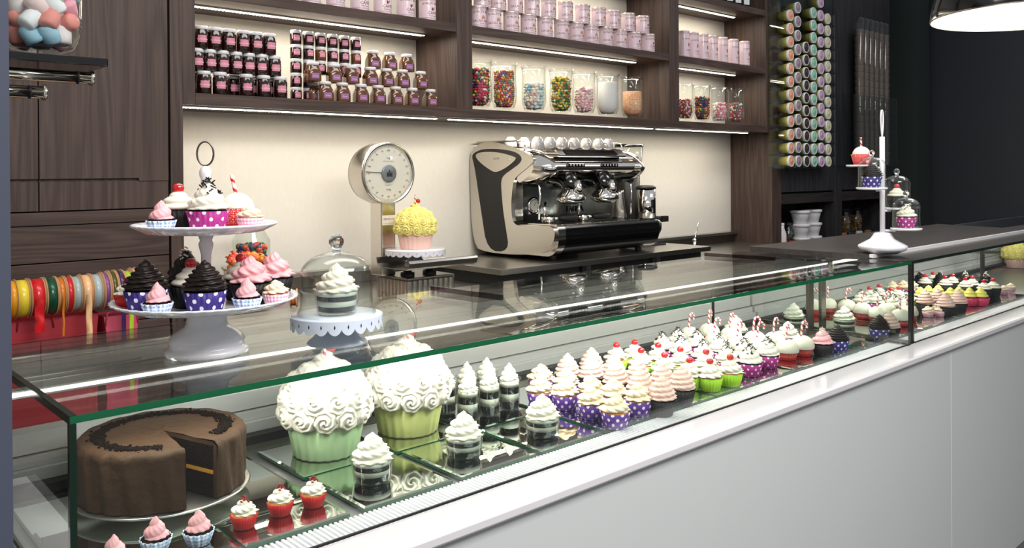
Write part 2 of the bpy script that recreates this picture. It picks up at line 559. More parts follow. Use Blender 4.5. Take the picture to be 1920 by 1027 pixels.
# ---- wall shelving
sh = thing('wall_shelf_unit', 'dark brown wooden wall shelving with lit compartments above the coffee counter', 'shelf')
for x0, x1, z0, z1 in ((1.158, 1.205, 1.705, 3.0), (2.45, 2.543, 1.75, 3.0), (4.085, 4.18, 1.75, 3.0), (5.24, 5.363, 0, 1.705), (5.17, 5.363, 1.705, 3.0)):
    MB().box(x0, x1, SY, WY-.001, z0, z1).build('upright', 'woodv', sh, bevel=.0015)
MB().box(1.205, 5.17, SY, WY-.001, 1.705, 1.75).build('shelf_board', 'woodh', sh, bevel=.0015)
for a, b in ((1.205, 2.45), (2.543, 4.085), (4.18, 5.17)):
    for z in (2.11, 2.51):
        if z == 2.51 and a < 4: z = 2.56
        MB().box(a, b, SY+.002, WY-.001, z, z+.042).build('shelf_board', 'woodh', sh, bevel=.0015)
# light strips with their dots
def strip(x0, x1, y, z, w=.012):
    t = thing('light_strip', 'x', 'light', (0, 0, 0))
    MB().box(x0, x1, y-.011, y+.011, z-.006, z).build('profile', 'alu', t)
    MB().box(x0+.004, x1-.004, y-w/2, y+w/2, z-.0085, z-.006).build('diffuser', 'led', t)
    b = MB(); k = x0+.010
    while k < x1-.010: b.box(k, k+.006, y-w*.75, y+w*.75, z-.0095, z-.0086); k += .0145
    b.build('diode_row', 'leddot', t)
    return t
for n, (x0, x1, y, z, lab) in enumerate(((1.16, 2.36, 3.14, 1.7045, 'left light strip under the lowest wall shelf'),
        (2.42, 3.97, 3.14, 1.7045, 'middle light strip under the lowest wall shelf, above the coffee machine'),
        (4.0, 5.0, 3.14, 1.7045, 'right light strip under the lowest wall shelf'),
        (1.206, 2.37, 3.25, 2.1095, 'light strip above the jam jars'),
        (2.545, 3.95, 3.25, 2.1095, 'light strip above the sweet vases'),
        (4.182, 5.02, 3.25, 2.1095, 'light strip above the four small sweet vases'),
        (4.182, 5.02, 3.25, 2.5095, 'light strip above the slim coffee tins'))):
    tag(strip(x0, x1, y, z), 'glowing warm ' + lab, 'light strip', 'light strips under the wall shelves')

# ---- left cabinet
cb = thing('tall_cabinet', 'tall dark brown wooden cabinet at the far left behind the ribbons', 'cabinet')
MB().box(-.6, 1.105, SY+.022, WY-.001, 0, 3.0).build('carcass', 'gap', cb)
MB().box(1.112, 1.158, SY, WY-.001, 0, 3.0).build('side_panel', 'woodv', cb, bevel=.001)
MB().box(-.6, 1.112, SY, SY+.021, 1.279, 1.322).build('rail', 'woodh', cb, bevel=.001)
for x0, x1, hx in ((.684, 1.104, 1.0), (-.1, .68, .68)):
    d = MB()
    d.box(x0, x1, SY+.001, SY+.021, 1.434, 3.0)
    d.box(x0, hx if hx < x1 else x1, SY+.013, SY+.021, 1.424, 1.434)
    if hx < x1: d.box(hx, x1, SY+.001, SY+.021, 1.424, 1.434)
    d.box(x0, x1, SY+.004, SY+.021, 1.327, 1.424)
    d.build('door', 'woodv', cb)
for z0, z1 in ((1.155, 1.276), (.93, 1.151), (.5, .926)):
    MB().box(-.6, 1.104, SY+.001, SY+.021, z0, z1).build('drawer', 'woodh', cb, bevel=.001)

# ---- dark cabinet wall on the right
dk = thing('dark_cabinet', 'charcoal cabinet wall with open cubbies, right of the lit shelves', 'cabinet')
def X3(px, y=200): return on(px, y, Y=SY).x
xa, xb, xc, xd = X3(1464), X3(1563), X3(1577), X3(1664)
MB().box(xa, xd, SY+.03, WY-.001, 1.275, 3.2).build('carcass', 'gap', dk)
MB().box(xa+.004, xb-.006, SY, SY+.029, 1.285, 3.2).build('door', 'dwood', dk, bevel=.002)
MB().box(xc+.006, (xc+xd)/2-.003, SY, SY+.029, 1.285, 3.2).build('door', 'dwood', dk, bevel=.002)
MB().box((xc+xd)/2+.003, xd, SY, SY+.029, 1.285, 3.2).build('door', 'dwood', dk, bevel=.002)
MB().box(xb, xc, SY-.004, WY-.001, .0, 3.2).build('upright', 'dwood', dk, bevel=.001)
MB().box(xa, xb, SY, WY-.001, 1.20, 1.272).build('rail', 'dwoodh', dk, bevel=.001)
MB().box(xc, xd, SY, WY-.001, 1.20, 1.272).build('rail', 'dwoodh', dk, bevel=.001)
MB().box(xa, xb, SY, WY-.001, .0, .84).build('base_cabinet', 'dwoodh', dk)
MB().box(xc, xd, SY, WY-.001, .0, .87).build('base_cabinet', 'dwoodh', dk)
MB().box(xa, xb, WY-.03, WY-.002, .84, 1.2).build('back_panel', 'dwood', dk)
MB().box(xc, xd, WY-.03, WY-.002, .87, 1.2).build('back_panel', 'dwood', dk)
MB().box(xd, xd+.05, SY, WY-.001, 0, 3.2).build('side_panel', 'dwood', dk)
tag(MB().box(xd+.055, 7.6, WY-.12, WY-.002, 0, 3.2).build('opening_shade', 'blackm'), 'black recess panel between the dark cabinet and the charcoal wall', 'panel')  # flat black sheet stands in for the darkness of an opening

# ---- back counter and steel top
bc = thing('back_counter', 'long steel topped counter along the beige wall', 'counter')
MB().box(1.165, 5.235, 2.79, WY-.001, 0, .90).build('base_cabinet', 'blackm', bc)
MB().box(1.165, 5.235, 2.765, WY-.001, .90, .93).build('worktop', 'steel', bc, bevel=.002)
MB().box(1.165, 5.235, WY-.03, WY-.001, .931, .985).build('upstand', 'steeld', bc)
MB().box(1.165, 5.235, WY-.06, WY-.001, .986, 1.003).build('upstand_rail', 'steel', bc)
pf = thing('machine_platform', 'raised steel platform carrying the coffee machine', 'platform')
MB().box(2.436, 4.03, 2.775, 3.36, .986, 1.012).build('top', 'steel', pf, bevel=.001)
MB().box(2.46, 4.01, 2.83, 3.34, .9305, .986).build('box', 'blackm', pf)
for x in (3.0, 3.55): MB().box(x, x+.03, 2.785, 2.815, .931, .986).build('foot', 'steel', pf)

# ================================================================== DISPLAY CASES
CX0, CX1, CX2 = .285, 2.80, 6.2
GY, GZ0, GZ1 = 1.15, .875, 1.145
FZ = .858          # case floor
TILT = math.tan(radians(1.0))      # the top glass falls slightly towards the staff side
def ztop(y): return GZ1-(y-GY)*TILT
cs = thing('display_case', 'grey and white counter display case with glass front, nearer long section', 'display case')
c2 = thing('display_case', 'far right section of the glass display case under the dark worktop', 'display case')
for P, x0, x1 in ((cs, CX0-.03, CX1), (c2, CX1+.012, CX2)):
    MB().box(x0, x1, 1.10, 1.78, .04, .80).build('body', 'blackm', P)
    xs = ([x0, x1] if P is cs else [x0, 2.916, 4.6, x1])
    if P is cs:
        MB().box(x0, x1+.006, 1.072, 1.10, .0, .852).build('front_panel', 'grey', P, bevel=.001)
    else:
        for a, b in ((x0-.006, 2.914), (2.9175, 4.6), (4.603, x1)):
            MB().box(a, b, 1.072, 1.10, .0, .852).build('front_panel', 'grey', P)
    if P is c2: MB().box(2.9145, 2.917, 1.0715, 1.0725, .001, .852).build('joint_strip', 'lid', P)
    # white stone ledge with a rounded nose
    lx0 = x0-.05 if P is cs else x0-.006
    MB().prism([(1.058, .858), (1.058, .870), (1.062, .8745), (1.145, .8745), (1.145, .853), (1.062, .853)], lx0, x1 if P is c2 else x1+.006, axes='yz').build('ledge', 'white', P, bevel=.001)
    MB().box(x0+.004, x1, 1.162, 1.78, .8005, FZ).build('case_floor', 'floorsteel', P)
    # ribbed air grille behind the front glass
    g = MB(); g.box(x0+.02, x1-.004, 1.163, 1.232, FZ, FZ+.004)
    k = x0+.03
    while k < min(x1, 4.6)-.01:
        g.box(k, k+.0045, 1.166, 1.229, FZ+.004, FZ+.0085); k += .0095
    g.build('air_grille', 'lid', P)
    # back of the case: dark slot, two stepped sills, rear frame
    MB().box(x0+.004, x1, 1.70, 1.78, FZ, .884).build('air_slot', 'blackm', P)
    MB().box(x0+.004, x1, 1.728, 1.78, .8845, .906).build('rear_sill', 'sill', P)
    MB().box(x0+.004, x1, 1.742, 1.79, .9065, .926).build('rear_sill', 'sill', P)
    MB().box(x0+.004, x1, 1.752, 1.80, .9295, .968).build('rear_sill', 'sill', P)
    MB().box(x0+.004, x1, 1.69, 1.699, FZ, FZ+.012).build('floor_edge_bar', 'chrome', P)
    # black bead where the front glass stands
    MB().box(x0, x1, GY-.004, GY-.0005, .8746, .8786).build('glass_bead', 'blackm', P)
# end ledge on the left
MB().box(CX0-.085, CX0-.0005, 1.146, 1.80, .853, .8745).build('end_ledge', 'white', cs, bevel=.001)
# panes
MB().box(CX0, CX1, GY, GY+.008, GZ0, GZ1-.0095).build('front_glass', 'glass', cs)
MB().prism([(GY+.0085, GZ0), (1.78, GZ0), (1.78, ztop(1.78)-.0098), (GY+.0085, GZ1-.0098)], CX0, CX0+.008).build('side_glass', 'glass', cs)
MB().prism([(GY, GZ1-.009), (1.785, ztop(1.785)-.009), (1.785, ztop(1.785)), (GY, GZ1)], CX0, CX1).build('top_glass', 'glass', cs)
MB().box(CX0, CX1, GY-.0015, GY-.0002, GZ1-.0095, GZ1).build('glass_edge', 'edge', cs)
MB().prism([(GY, GZ1-.0095), (1.785, ztop(1.785)-.0095), (1.785, ztop(1.785)), (GY, GZ1)], CX0-.0015, CX0-.0002).build('glass_edge', 'edged', cs)
MB().box(CX0-.0012, CX0+.0072, GY-.0018, GY+.007, GZ0, GZ1-.01).build('corner_edge', 'edged', cs)
MB().prism([(GY-.001, GZ1+.0002), (1.785, ztop(1.785)+.0002), (1.785, ztop(1.785)+.0006), (GY-.001, GZ1+.0006)], CX0-.001, CX0+.0078).build('glass_edge', 'edged', cs)
MB().box(CX0-.004, CX0-.0003, GY, 1.78, GZ0, GZ0+.012).build('glass_bead', 'edged', cs)
# canopy with the light strip and grooved rails under the top glass
MB().box(CX0+.02, CX1-.02, 1.450, 1.60, 1.118, 1.122).build('canopy', 'alu', cs)
r = MB()
for y in (1.478, 1.512, 1.63, 1.655): r.box(CX0+.02, CX1-.02, y, y+.0025, 1.1225, 1.1245)
r.build('canopy_rail', 'chrome', cs)
MB().box(CX0+.02, CX1-.02, 1.70, 1.735, 1.095, 1.1235).build('rear_rail', 'steeld', cs, bevel=.004)
MB().box(CX0-.045, CX1-.02, 1.428, 1.448, 1.112, 1.124).build('light_profile', 'alu', cs)
l = MB(); l.box(CX0-.04, CX1-.025, 1.4265, 1.4278, 1.1155, 1.1205); l.build('light_diffuser', 'ledw', cs)
# sloping smoked plates over the rear of the top glass
for px, py in ((847, 540), (1331, 473)):
    q = on(px, py, Z=1.15)
    MB().prism([(1.50, ztop(1.5)+.0005), (1.785, ztop(1.785)+.0005), (1.785, ztop(1.785)+.013), (1.50, ztop(1.5)+.013)], q.x, q.x+.006).build('smoked_stop', 'smoke', cs)
# upright posts where the two sections meet
for px, P, xm in ((1522.5, cs, 2.797), (1545, c2, 2.816)):
    q = on(px, 606, Y=1.49)
    x_ = min(q.x, xm-.018) if P is cs else max(q.x, xm+.018)
    MB().box(x_-.017, x_+.017, 1.49, 1.502, FZ, 1.128).build('post', 'steeld', P, bevel=.001)
q = on(1338, 590, Y=1.69)
MB().cyl((q.x, 1.692, .884), (q.x, 1.692, 1.094), .005, 8).build('post', 'blackm', cs)
MB().box(CX1-.012, CX1-.002, 1.163, 1.695, FZ, FZ+.012).build('end_bar', 'chrome', cs)
MB().box(CX1+.016, CX1+.026, 1.163, 1.695, FZ, FZ+.012).build('end_bar', 'chrome', c2)
MB().box(CX1-.009, CX1-.003, GY+.009, 1.69, FZ+.013, 1.112).build('end_glass', 'glass', cs)
# joint between the two sections
MB().box(CX1+.001, CX1+.011, GY-.003, 1.78, GZ0, GZ0+.008).build('joint_profile', 'steeld', cs)
MB().box(CX1+.001, CX1+.011, GY-.003, GY+.012, GZ0, GZ1).build('corner_post', 'steeld', cs)
MB().box(CX1-.004, CX1, GY-.002, GY+.010, GZ0, GZ1).build('joint_seal', 'blackm', cs)
# far section
MB().box(CX1+.013, CX2, GY, GY+.008, GZ0, GZ1-.0095).build('front_glass', 'glass', c2)
MB().box(CX1+.013, CX2, GY, GY+.004, GZ1-.009, GZ1).build('glass_edge', 'edged', c2)
MB().box(CX1+.013, CX2, GY+.002, 1.285, GZ1-.008, GZ1).build('top_trim', 'steeld', c2)
MB().box(CX1+.013, CX2, 1.283, 1.296, GZ1, GZ1+.012).build('edge_highlight', 'lid', c2)  # white strip painted in for the line of reflected light
MB().prism([(CX1+.013, 1.297), (CX2, 1.297), (CX2, 1.42), (4.52, 1.42), (4.62, 1.76), (CX1+.013, 1.76)], GZ1-.01, GZ1+.010, axes='xy').build('worktop', 'stone', c2, bevel=.001)
MB().box(CX1+.013, CX2, 1.428, 1.448, 1.112, 1.124).build('light_profile', 'alu', c2)
MB().box(CX1+.013, CX2, 1.4265, 1.4278, 1.1135, 1.1225).build('light_diffuser', 'ledw', c2)
MB().box(3.4, CX2, 1.801, 1.82, .93, 1.13).build('back_panel', 'darkwall', c2)
for px in (1844,):
    q = on(px, 505, Y=1.60); MB().box(q.x-.02, q.x+.02, 1.6, 1.61, FZ, 1.134).build('post', 'steeld', c2)

# ================================================================== CAKES AND CUPCAKES
def swirl(b, R, H, turns=3, z0=0, m=0, amp=.13, ruf=.07, nr=10, tip=1.5, nt=40, seg=40, lean=0, c=(0, 0)):
    """piped swirl: a cone wound with a ridged rope"""
    vs = []; fs = []
    for i in range(nt+1):
        t = i/nt
        pr = R*max(0, 1-t**tip)**.9
        if t < .06: pr *= .80+.20*math.sin(t/.06*pi/2)
        for k in range(seg):
            a = 2*pi*k/seg
            ph = turns*t-a/(2*pi)
            rid = abs(sin(pi*ph))**.75
            rr = pr*(1-amp+amp*1.6*rid)+pr*ruf*cos(nr*a+turns*9*t)*rid
            sq = 1-t*.15
            vs.append((c[0]+rr*cos(a)+lean*t*t*R, c[1]+rr*sin(a)*sq, z0+H*t+H*.03*rid))
    for i in range(nt):
        for k in range(seg):
            k2 = (k+1) % seg
            fs.append((i*seg+k, i*seg+k2, (i+1)*seg+k2, (i+1)*seg+k))
    b.add(vs, fs, m, True)
    return b


def rosette(b, P, Nn, a, m=0, rot=0, seg=28, rn=14, h=.34):
    Nn = Vector(Nn).normalized(); X = Nn.orthogonal().normalized(); Y = Nn.cross(X); P = Vector(P)
    vs = []; fs = []
    for i in range(rn+1):
        p = i/rn
        for k in range(seg):
            an = 2*pi*k/seg
            rid = abs(sin(pi*(2.4*p-2*an/(2*pi)+rot)))
            rr = a*p*(1+.08*sin(an*7+rot*9)*p)
            z = a*h*(1-p**2.2)+a*.34*rid*(1-.3*p)-a*.25*(p > .99)
            vs.append(tuple(P+X*rr*cos(an+rot*6)+Y*rr*sin(an+rot*6)+Nn*z))
    for i in range(rn):
        for k in range(seg):
            k2 = (k+1) % seg
            fs.append((i*seg+k, i*seg+k2, (i+1)*seg+k2, (i+1)*seg+k))
    b.add(vs, fs, m, True)


def liner(r0, r1, h, mat, P, nfl=24, fl=.03, seg=96, name='paper_case'):
    b = MB()
    b.lathe([(r0*.96, .0005), (r0, .002), (r0+(r1-r0)*.5, h*.5), (r1, h), (r1-.0012, h), (r0+(r1-r0)*.9-.0012, h*.9), (r0*.5, h*.88)], seg, fl=fl, nfl=nfl, cap=True)
    return b.build(name, mat, P)


def cane(b, base, h=.05, hook=.011, r=.0028, tilt=0, face=0, ms=(0, 1)):
    pts = []
    for i in range(6): pts.append((0, 0, h*i/6))
    if hook:
        for i in range(9):
            a = pi*i/8; pts.append((hook-hook*cos(a), 0, h+hook*sin(a)))
        pts.append((2*hook, 0, h-.008))
    else: pts.append((0, 0, h))
    T = Matrix.Translation(base) @ Matrix.Rotation(face, 4, 'Z') @ Matrix.Rotation(tilt, 4, 'Y')
    # denser path so that the stripes wind
    P2 = []
    for a, c in zip(pts, pts[1:]):
        for j in range(3): P2.append(Vector(a).lerp(Vector(c), j/3))
    P2.append(Vector(pts[-1]))
    old = b.T; b.T = T
    b.tube(P2, r, 8, 0, mfun=lambda i, k: ms[1] if (i+k) % 8 < 3 else ms[0])
    b.T = old


def sprinkles(b, R, z0, z1, n, l=.009, m=0, seed=3, prof=1.25, w=.0012):
    rnd = random.Random(seed)
    for _ in range(n):
        t = rnd.random()
        a = rnd.random()*2*pi
        rr = R*(1-t)**.7*.95
        p = Vector((rr*cos(a), rr*sin(a), z0+(z1-z0)*t+.001))
        d = Vector((rnd.uniform(-1, 1), rnd.uniform(-1, 1), rnd.uniform(-.6, .6))).normalized()*l/2
        b.tube([p-d, p+d], w, 5, m)


def cupcake(name, liner_mat, frost, kind, label, r0=.025, r1=.0335, h=.036, cake='crumb', fR=.032, fH=.044, topping=None, cat='cupcake', turns=3, seed=1, fl=.03, nfl=24):
    t = thing(name, label, cat)
    liner(r0, r1, h, liner_mat, t, fl=fl, nfl=nfl)
    MB().lathe([(r1*.93, h*.9), (r1*.95, h*.97), (r1*.8, h*1.08), (0, h*1.12)], 28, cap=False).build('cake', cake, t)
    z = h*1.02
    if kind == 'swirl':
        swirl(MB(), fR, fH, turns, z, tip=1.9 if fH > .055 else 1.5).build('frosting', frost, t)
        zt = z+fH
    elif kind == 'ruffle':
        b = MB(); swirl(b, fR, fH, turns, z, amp=.2, ruf=.14, nr=8, tip=1.6); b.build('frosting', frost, t); zt = z+fH
    elif kind == 'rings':
        b = MB()
        pr = []
        for i in range(25):
            tt = i/24; pr.append((fR*(1-tt**1.5)**.8*(.84+.2*abs(sin(tt*3*pi))), z+fH*tt))
        b.lathe(pr, 28, cap=False); b.build('frosting', frost, t); zt = z+fH
    elif kind == 'dome':
        b = MB(); pr = [(fR*cos(a), z-.003+fH*sin(a)) for a in [radians(-14+104*i/12) for i in range(13)]]
        b.lathe(pr, 32, cap=False); b.build('frosting', frost, t); zt = z-.003+fH
    if topping == 'cherry':
        b = MB().sphere((0, 0, zt+.002), .0098, 16, 10, sc=(1, 1, .9)); b.build('cherry', 'cherry', t)
    elif topping == 'flakes':
        b = MB(); sprinkles(b, fR*.62, z+fH*.55, zt+.004, 26, .011, seed=seed); b.build('chocolate_flakes', 'flake', t)
    elif topping == 'whiteflakes':
        b = MB(); sprinkles(b, fR*.45, z+fH*.62, zt+.004, 16, .009, seed=seed, w=.0016); b.build('white_flakes', 'cream', t)
    elif topping == 'redcrumbs':
        b = MB(); sprinkles(b, fR*.4, z+fH*.7, zt+.003, 22, .004, seed=seed, w=.0014); b.build('red_crumbs', 'redflake', t)
    elif topping == 'specks':
        b = MB(); sprinkles(b, fR*.9, z+fH*.2, zt-.002, 14, .0022, seed=seed, w=.0007); b.build('sugar_specks', 'inkr', t)
    elif topping == 'cane':
        b = MB(); cane(b, (-.008, 0, zt-.008), .040, .0125, tilt=.12, r=.0034); b.build('candy_cane', ['canew', 'caner'], t)
    elif topping == 'canestick':
        b = MB(); cane(b, (0, 0, zt-.008), .040, 0, tilt=.25, r=.0034); b.build('candy_cane', ['canew', 'caner'], t)
    return t


TRAYZ = .868
# ---- mirror trays (x0, x1, y0, y1), all on the case floor
def tray(x0, x1, y0, y1, label, z=TRAYZ, thick=.0075, group=None):
    t = thing('mirror_tray', label, 'mirror tray', ((x0+x1)/2, (y0+y1)/2, z-thick), 0, group)
    w, d = (x1-x0)/2, (y1-y0)/2
    b = MB(); b.box(-w, w, -d, d, 0, thick-.0012); b.build('glass_plate', 'edge', t, bevel=.0008)
    b = MB(); e = .006
    b.add([(-w+e, -d+e, thick), (w-e, -d+e, thick), (w-e, d-e, thick), (-w+e, d-e, thick)], [(0, 1, 2, 3)])
    b.add([(-w, -d, thick-.0011), (w, -d, thick-.0011), (w, d, thick-.0011), (-w, d, thick-.0011), (-w+e, -d+e, thick), (w-e, -d+e, thick), (w-e, d-e, thick), (-w+e, d-e, thick)],
          [(0, 1, 5, 4), (1, 2, 6, 5), (2, 3, 7, 6), (3, 0, 4, 7)])
    b.build('mirror_face', 'mirror', t)
    # little feet so that it stands on the floor of the case
    for sx in (-1, 1):
        for sy in (-1, 1):
            f = MB(); f.box(sx*(w-.02)-.008, sx*(w-.02)+.008, sy*(d-.02)-.008, sy*(d-.02)+.008, FZ-z+thick, 0)
            f.build('foot', 'blackm', t)
    return t


tray(.345, .551, 1.242, 1.34, 'small mirror tray under the mini pink cupcakes in blue gingham cases')
tray(.556, .742, 1.242, 1.34, 'small mirror tray under three mini red cupcakes')
tray(.32, .735, 1.345, 1.68, 'large mirror tray beneath the cut chocolate cake')
tray(.770, .965, 1.242, 1.442, 'square mirror tray under the nearest low glass of layered cake')
tray(.765, .960, 1.449, 1.649, 'square mirror tray under the green giant cupcake')
tray(.985, 1.182, 1.242, 1.442, 'square mirror tray under the second low glass of layered cake')
tray(.978, 1.172, 1.449, 1.649, 'square mirror tray under the yellow-green giant cupcake')
tray(1.197, 1.385, 1.242, 1.442, 'square mirror tray under the third low glass of layered cake')
tray(1.190, 1.385, 1.449, 1.649, 'square mirror tray under the six tall glasses of layered cake')
tray(1.400, 1.606, 1.242, 1.649, 'long mirror tray under the cupcakes in purple dotted cases')
tray(1.616, 1.816, 1.242, 1.649, 'long mirror tray under pink-topped cupcakes in black cases')
tray(1.826, 2.016, 1.242, 1.649, 'long mirror tray under cherry cupcakes in lime green cases')
tray(2.026, 2.216, 1.242, 1.649, 'long mirror tray under cupcakes in magenta dotted cases')
tray(2.226, 2.416, 1.242, 1.649, 'long mirror tray under candy cane cupcakes, near section')
tray(2.426, 2.62, 1.242, 1.40, 'mirror tray under one pink and one dark cupcake near the inner posts')

# ---- the big chocolate cake with a slice out
cc = on(306, 912, Z=.885)
ck = thing('chocolate_cake', 'large round milk-chocolate frosted layer cake with a wedge cut out', 'cake', (cc.x, cc.y, .8905))
CR, CH = .141, .098
def toA(px, py, z):
    q = on(px, py, Z=z)-cc; return math.atan2(q.y, q.x)
a0, a1 = toA(383, 878, .985), toA(472, 846, .985)     # missing from a0 (front) to a1 (right)
span = (a0-a1) % (2*pi)
def cakering(r0, r1, z0, z1, m, b, n=90, wob=0):
    vs = []; fs = []; uv = None
    rows = [(r0, z0), (r1, z0), (r1*1.0, z1-.008), (r1-.006, z1), (r0, z1)]
    for k in range(n+1):
        a = a1+span*k/n
        for j, (r, z) in enumerate(rows):
            w = 1+(wob*sin(a*26+z*60)+wob*.5*sin(a*11)) if j in (1, 2) else 1
            vs.append((r*w*cos(a), r*w*sin(a), z+(wob*.06*sin(a*9) if j >= 2 else 0)))
    R = len(rows)
    for k in range(n):
        for j in range(R-1):
            fs.append((k*R+j, (k+1)*R+j, (k+1)*R+j+1, k*R+j+1))
    b.add(vs, fs, m, True)
b = MB()
# side and top coat with slanting palette strokes
n = 150; nz = 12; vs = []; fs = []
for k in range(n+1):
    a = a1+span*k/n
    for j in range(nz+1):
        z = (CH-.007)*j/nz
        s1 = sin(a*17+z*38+.6*sin(a*5)); w = .0022*s1+.0012*sin(a*41+z*25)
        vs.append(((CR+w)*cos(a), (CR+w)*sin(a), z))
    vs.append(((CR-.006)*cos(a), (CR-.006)*sin(a), CH+.0008*sin(a*14)))
    for r_ in (.112, .085, .05, .02, .0):
        vs.append((r_*cos(a), r_*sin(a), CH-.001+.0010*sin(a*7+r_*90)))
R = nz+7
for k in range(n):
    for j in range(R-1): fs.append((k*R+j, (k+1)*R+j, (k+1)*R+j+1, k*R+j+1))
b.add(vs, fs, 0, True)
b.build('frosting', 'ganache', ck)
# cut faces: crumb, filling, coat
b = MB()
for a in (a0, a1):
    sg = 1 if a == a0 else -1
    for z0, z1, m in ((.002, .040, 0), (.040, .047, 1), (.047, CH-.009, 0), (CH-.009, CH-.002, 2)):
        p = [(0, z0), (CR-.009, z0), (CR-.009, z1), (0, z1)]
        b.add([(r*cos(a)-sg*.0006*sin(a), r*sin(a)+sg*.0006*cos(a), z) for r, z in p], [(0, 1, 2, 3)], m)
    p = [(CR-.009, .0), (CR, .0), (CR, CH-.008), (CR-.009, CH-.002)]
    b.add([(r*cos(a)-sg*.0003*sin(a), r*sin(a)+sg*.0003*cos(a), z) for r, z in p], [(0, 1, 2, 3)], 2)
b.build('cut_layers', ['crumb', 'orangef', 'ganache'], ck)
b = MB(); cakering(.001, CR-.008, .001, CH-.004, 0, b); b.build('sponge', 'crumb', ck)
# ring of dark crumbs on top
b = MB(); rnd = random.Random(5)
for i in range(1500):
    a = a1+span*rnd.uniform(.045, .955); r_ = .107+rnd.gauss(0, .0052)
    s_ = rnd.uniform(.0012, .0028)
    b.sphere((r_*cos(a), r_*sin(a), CH+.0005), s_, 5, 4)
b.build('crumb_ring', 'crumb', ck)
cbd = thing('cake_board', 'round silver board carrying the cut chocolate cake', 'cake board', (cc.x, cc.y, .0))
MB().lathe([(.0, .8695), (.045, .8695), (.045, .882), (.148, .884), (.1505, .887), (.148, .8885), (.0, .8885)], 72, cap=False).build('plate', 'steel', cbd)

# ---- giant cupcakes with piped roses
def giant(label, loc, paper, frost, sc=1, z=0, tall=1, rnd=1, candle=True):
    g = thing('giant_cupcake', label, 'giant cupcake', loc)
    MB().lathe([(.064*sc, 0), (.066*sc, .003*sc), (.073*sc, .04*sc), (.083*sc, .088*sc), (.06*sc, .09*sc)], 96, fl=.022, nfl=22).build('fluted_base', paper, g)
    b = MB()
    b.sphere((0, 0, .100*sc), .084*sc, 24, 14, sc=(1, 1, .92*tall))
    for ring, (el, n_, a) in enumerate(((-9, 12, .0235), (16, 12, .0235), (41, 10, .0225), (64, 6, .0215), (84, 2, .018))):
        for k in range(n_):
            an = 2*pi*(k+.5*(ring % 2))/n_
            e = radians(el)
            nv = Vector((cos(e)*cos(an), cos(e)*sin(an), sin(e)))
            p = Vector((.084*sc*nv.x, .084*sc*nv.y, .100*sc+.084*sc*.92*tall*nv.z))
            rosette(b, p, nv, a*sc*1.12, 0, rot=(k*7+ring*3) % 10/10)
    swirl(b, .024*sc, .034*sc, 2, .095*sc+.088*sc*.95*tall+.0, amp=.2, ruf=.12, nr=7)
    b.build('frosting', frost, g)
    zt = .095*sc+.088*sc*.95*tall+.03*sc
    MB().sphere((.012*sc, -.004, zt+.004*sc), .011*sc, 14, 10).build('cherry', 'cherry', g)
    if candle:
        b = MB(); cane(b, (-.006*sc, -.010*sc, zt-.012*sc), .045*sc, 0, tilt=-.06, r=.0034*sc); b.build('candy_stick', ['canew', 'caner'], g)
    return g
q = on(594, 858, Z=TRAYZ)
giant('giant cupcake with white piped roses in a mint green fluted base', (.868, 1.548, TRAYZ), 'gpaper', 'cream', tall=1.05)
giant('giant cupcake with white piped roses in a yellow-green fluted base', (1.078, 1.552, TRAYZ), 'ypaper', 'cream', tall=1.10)

# ---- glasses of layered cake
def layerglass(label, loc, R, Hh, fh, name='layered_cake_glass', taper=1.0, fr='cream'):
    t = thing(name, label, 'dessert glass', loc)
    w = .0018; r0 = R*taper
    MB().lathe([(0, 0), (r0*.93, 0), (r0, .004), (R, Hh-.006), (R+.0022, Hh-.004), (R+.0022, Hh), (R-w*.4, Hh), (R-w, Hh-.006), (r0-w, .006), (0, .005)], 40, cap=False).build('glass', 'gglass', t)
    ins = lambda z: (r0+(R-r0)*z/Hh)-w-.0012
    hh = Hh*.9-.006
    layers = [('cake_layer', 'crumb', 0, .27), ('cream_layer', 'cream', .27, .55), ('cake_layer', 'crumb', .55, .80), ('cream_layer', 'cream', .80, 1.0)]
    for nm, mt, u0, u1 in layers:
        z0, z1 = .0065+hh*u0, .0065+hh*u1
        b = MB()
        b.lathe([(0, z0), (ins(z0), z0), (ins(z1), z1-.0004), (0, z1-.0004)], 40, cap=False, mul=(lambda a, i: 1)).build(nm, mt, t)
    swirl(MB(), R*(.90 if fh > .05 else .84), fh, 3.4, Hh*.86, amp=.15, ruf=.10, nr=9, tip=1.6).build('frosting', fr, t)
    return t
low = Proto(layerglass('x', (0, 0, 0), .0400, .045, .052, taper=.88))
for (px, py), lab in (((709, 906), 'low glass of layered cake in front of the mint giant cupcake, nearest the viewer'),
                      ((881, 858), 'low glass of layered cake between mint giant cupcake and tall glasses, second from the viewer'),
                      ((1029, 819), 'low glass of layered dark cake and cream beside the purple dotted cupcakes'),
                      ):
    q = on(px, py, Z=TRAYZ); low.put((q.x, q.y+.02, TRAYZ), label=lab, group='low glasses of layered cake')
for (px, py, zt), lab in (((1379, 585, .096), 'low glass of layered cake behind the candy canes, left one'), ((1477, 596, .096), 'low glass of layered cake behind the front candy cane dome, right one'),
                      ((1488, 562, .096), 'low glass of layered cake left of the inner steel posts'), ((1583, 567, .096), 'low glass of layered cake just right of the inner steel posts')):
    q = on(px, py, Z=TRAYZ-.004+zt); low.put((q.x, q.y, FZ+.0005), label=lab, group='low glasses of layered cake')
tallg = Proto(layerglass('x', (0, 0, 0), .0265, .078, .046, name='tall_layered_glass', taper=.95))
names = {(0, 0): 'back left', (1, 0): 'back middle', (2, 0): 'back right', (0, 1): 'front left', (1, 1): 'front middle', (2, 1): 'front right'}
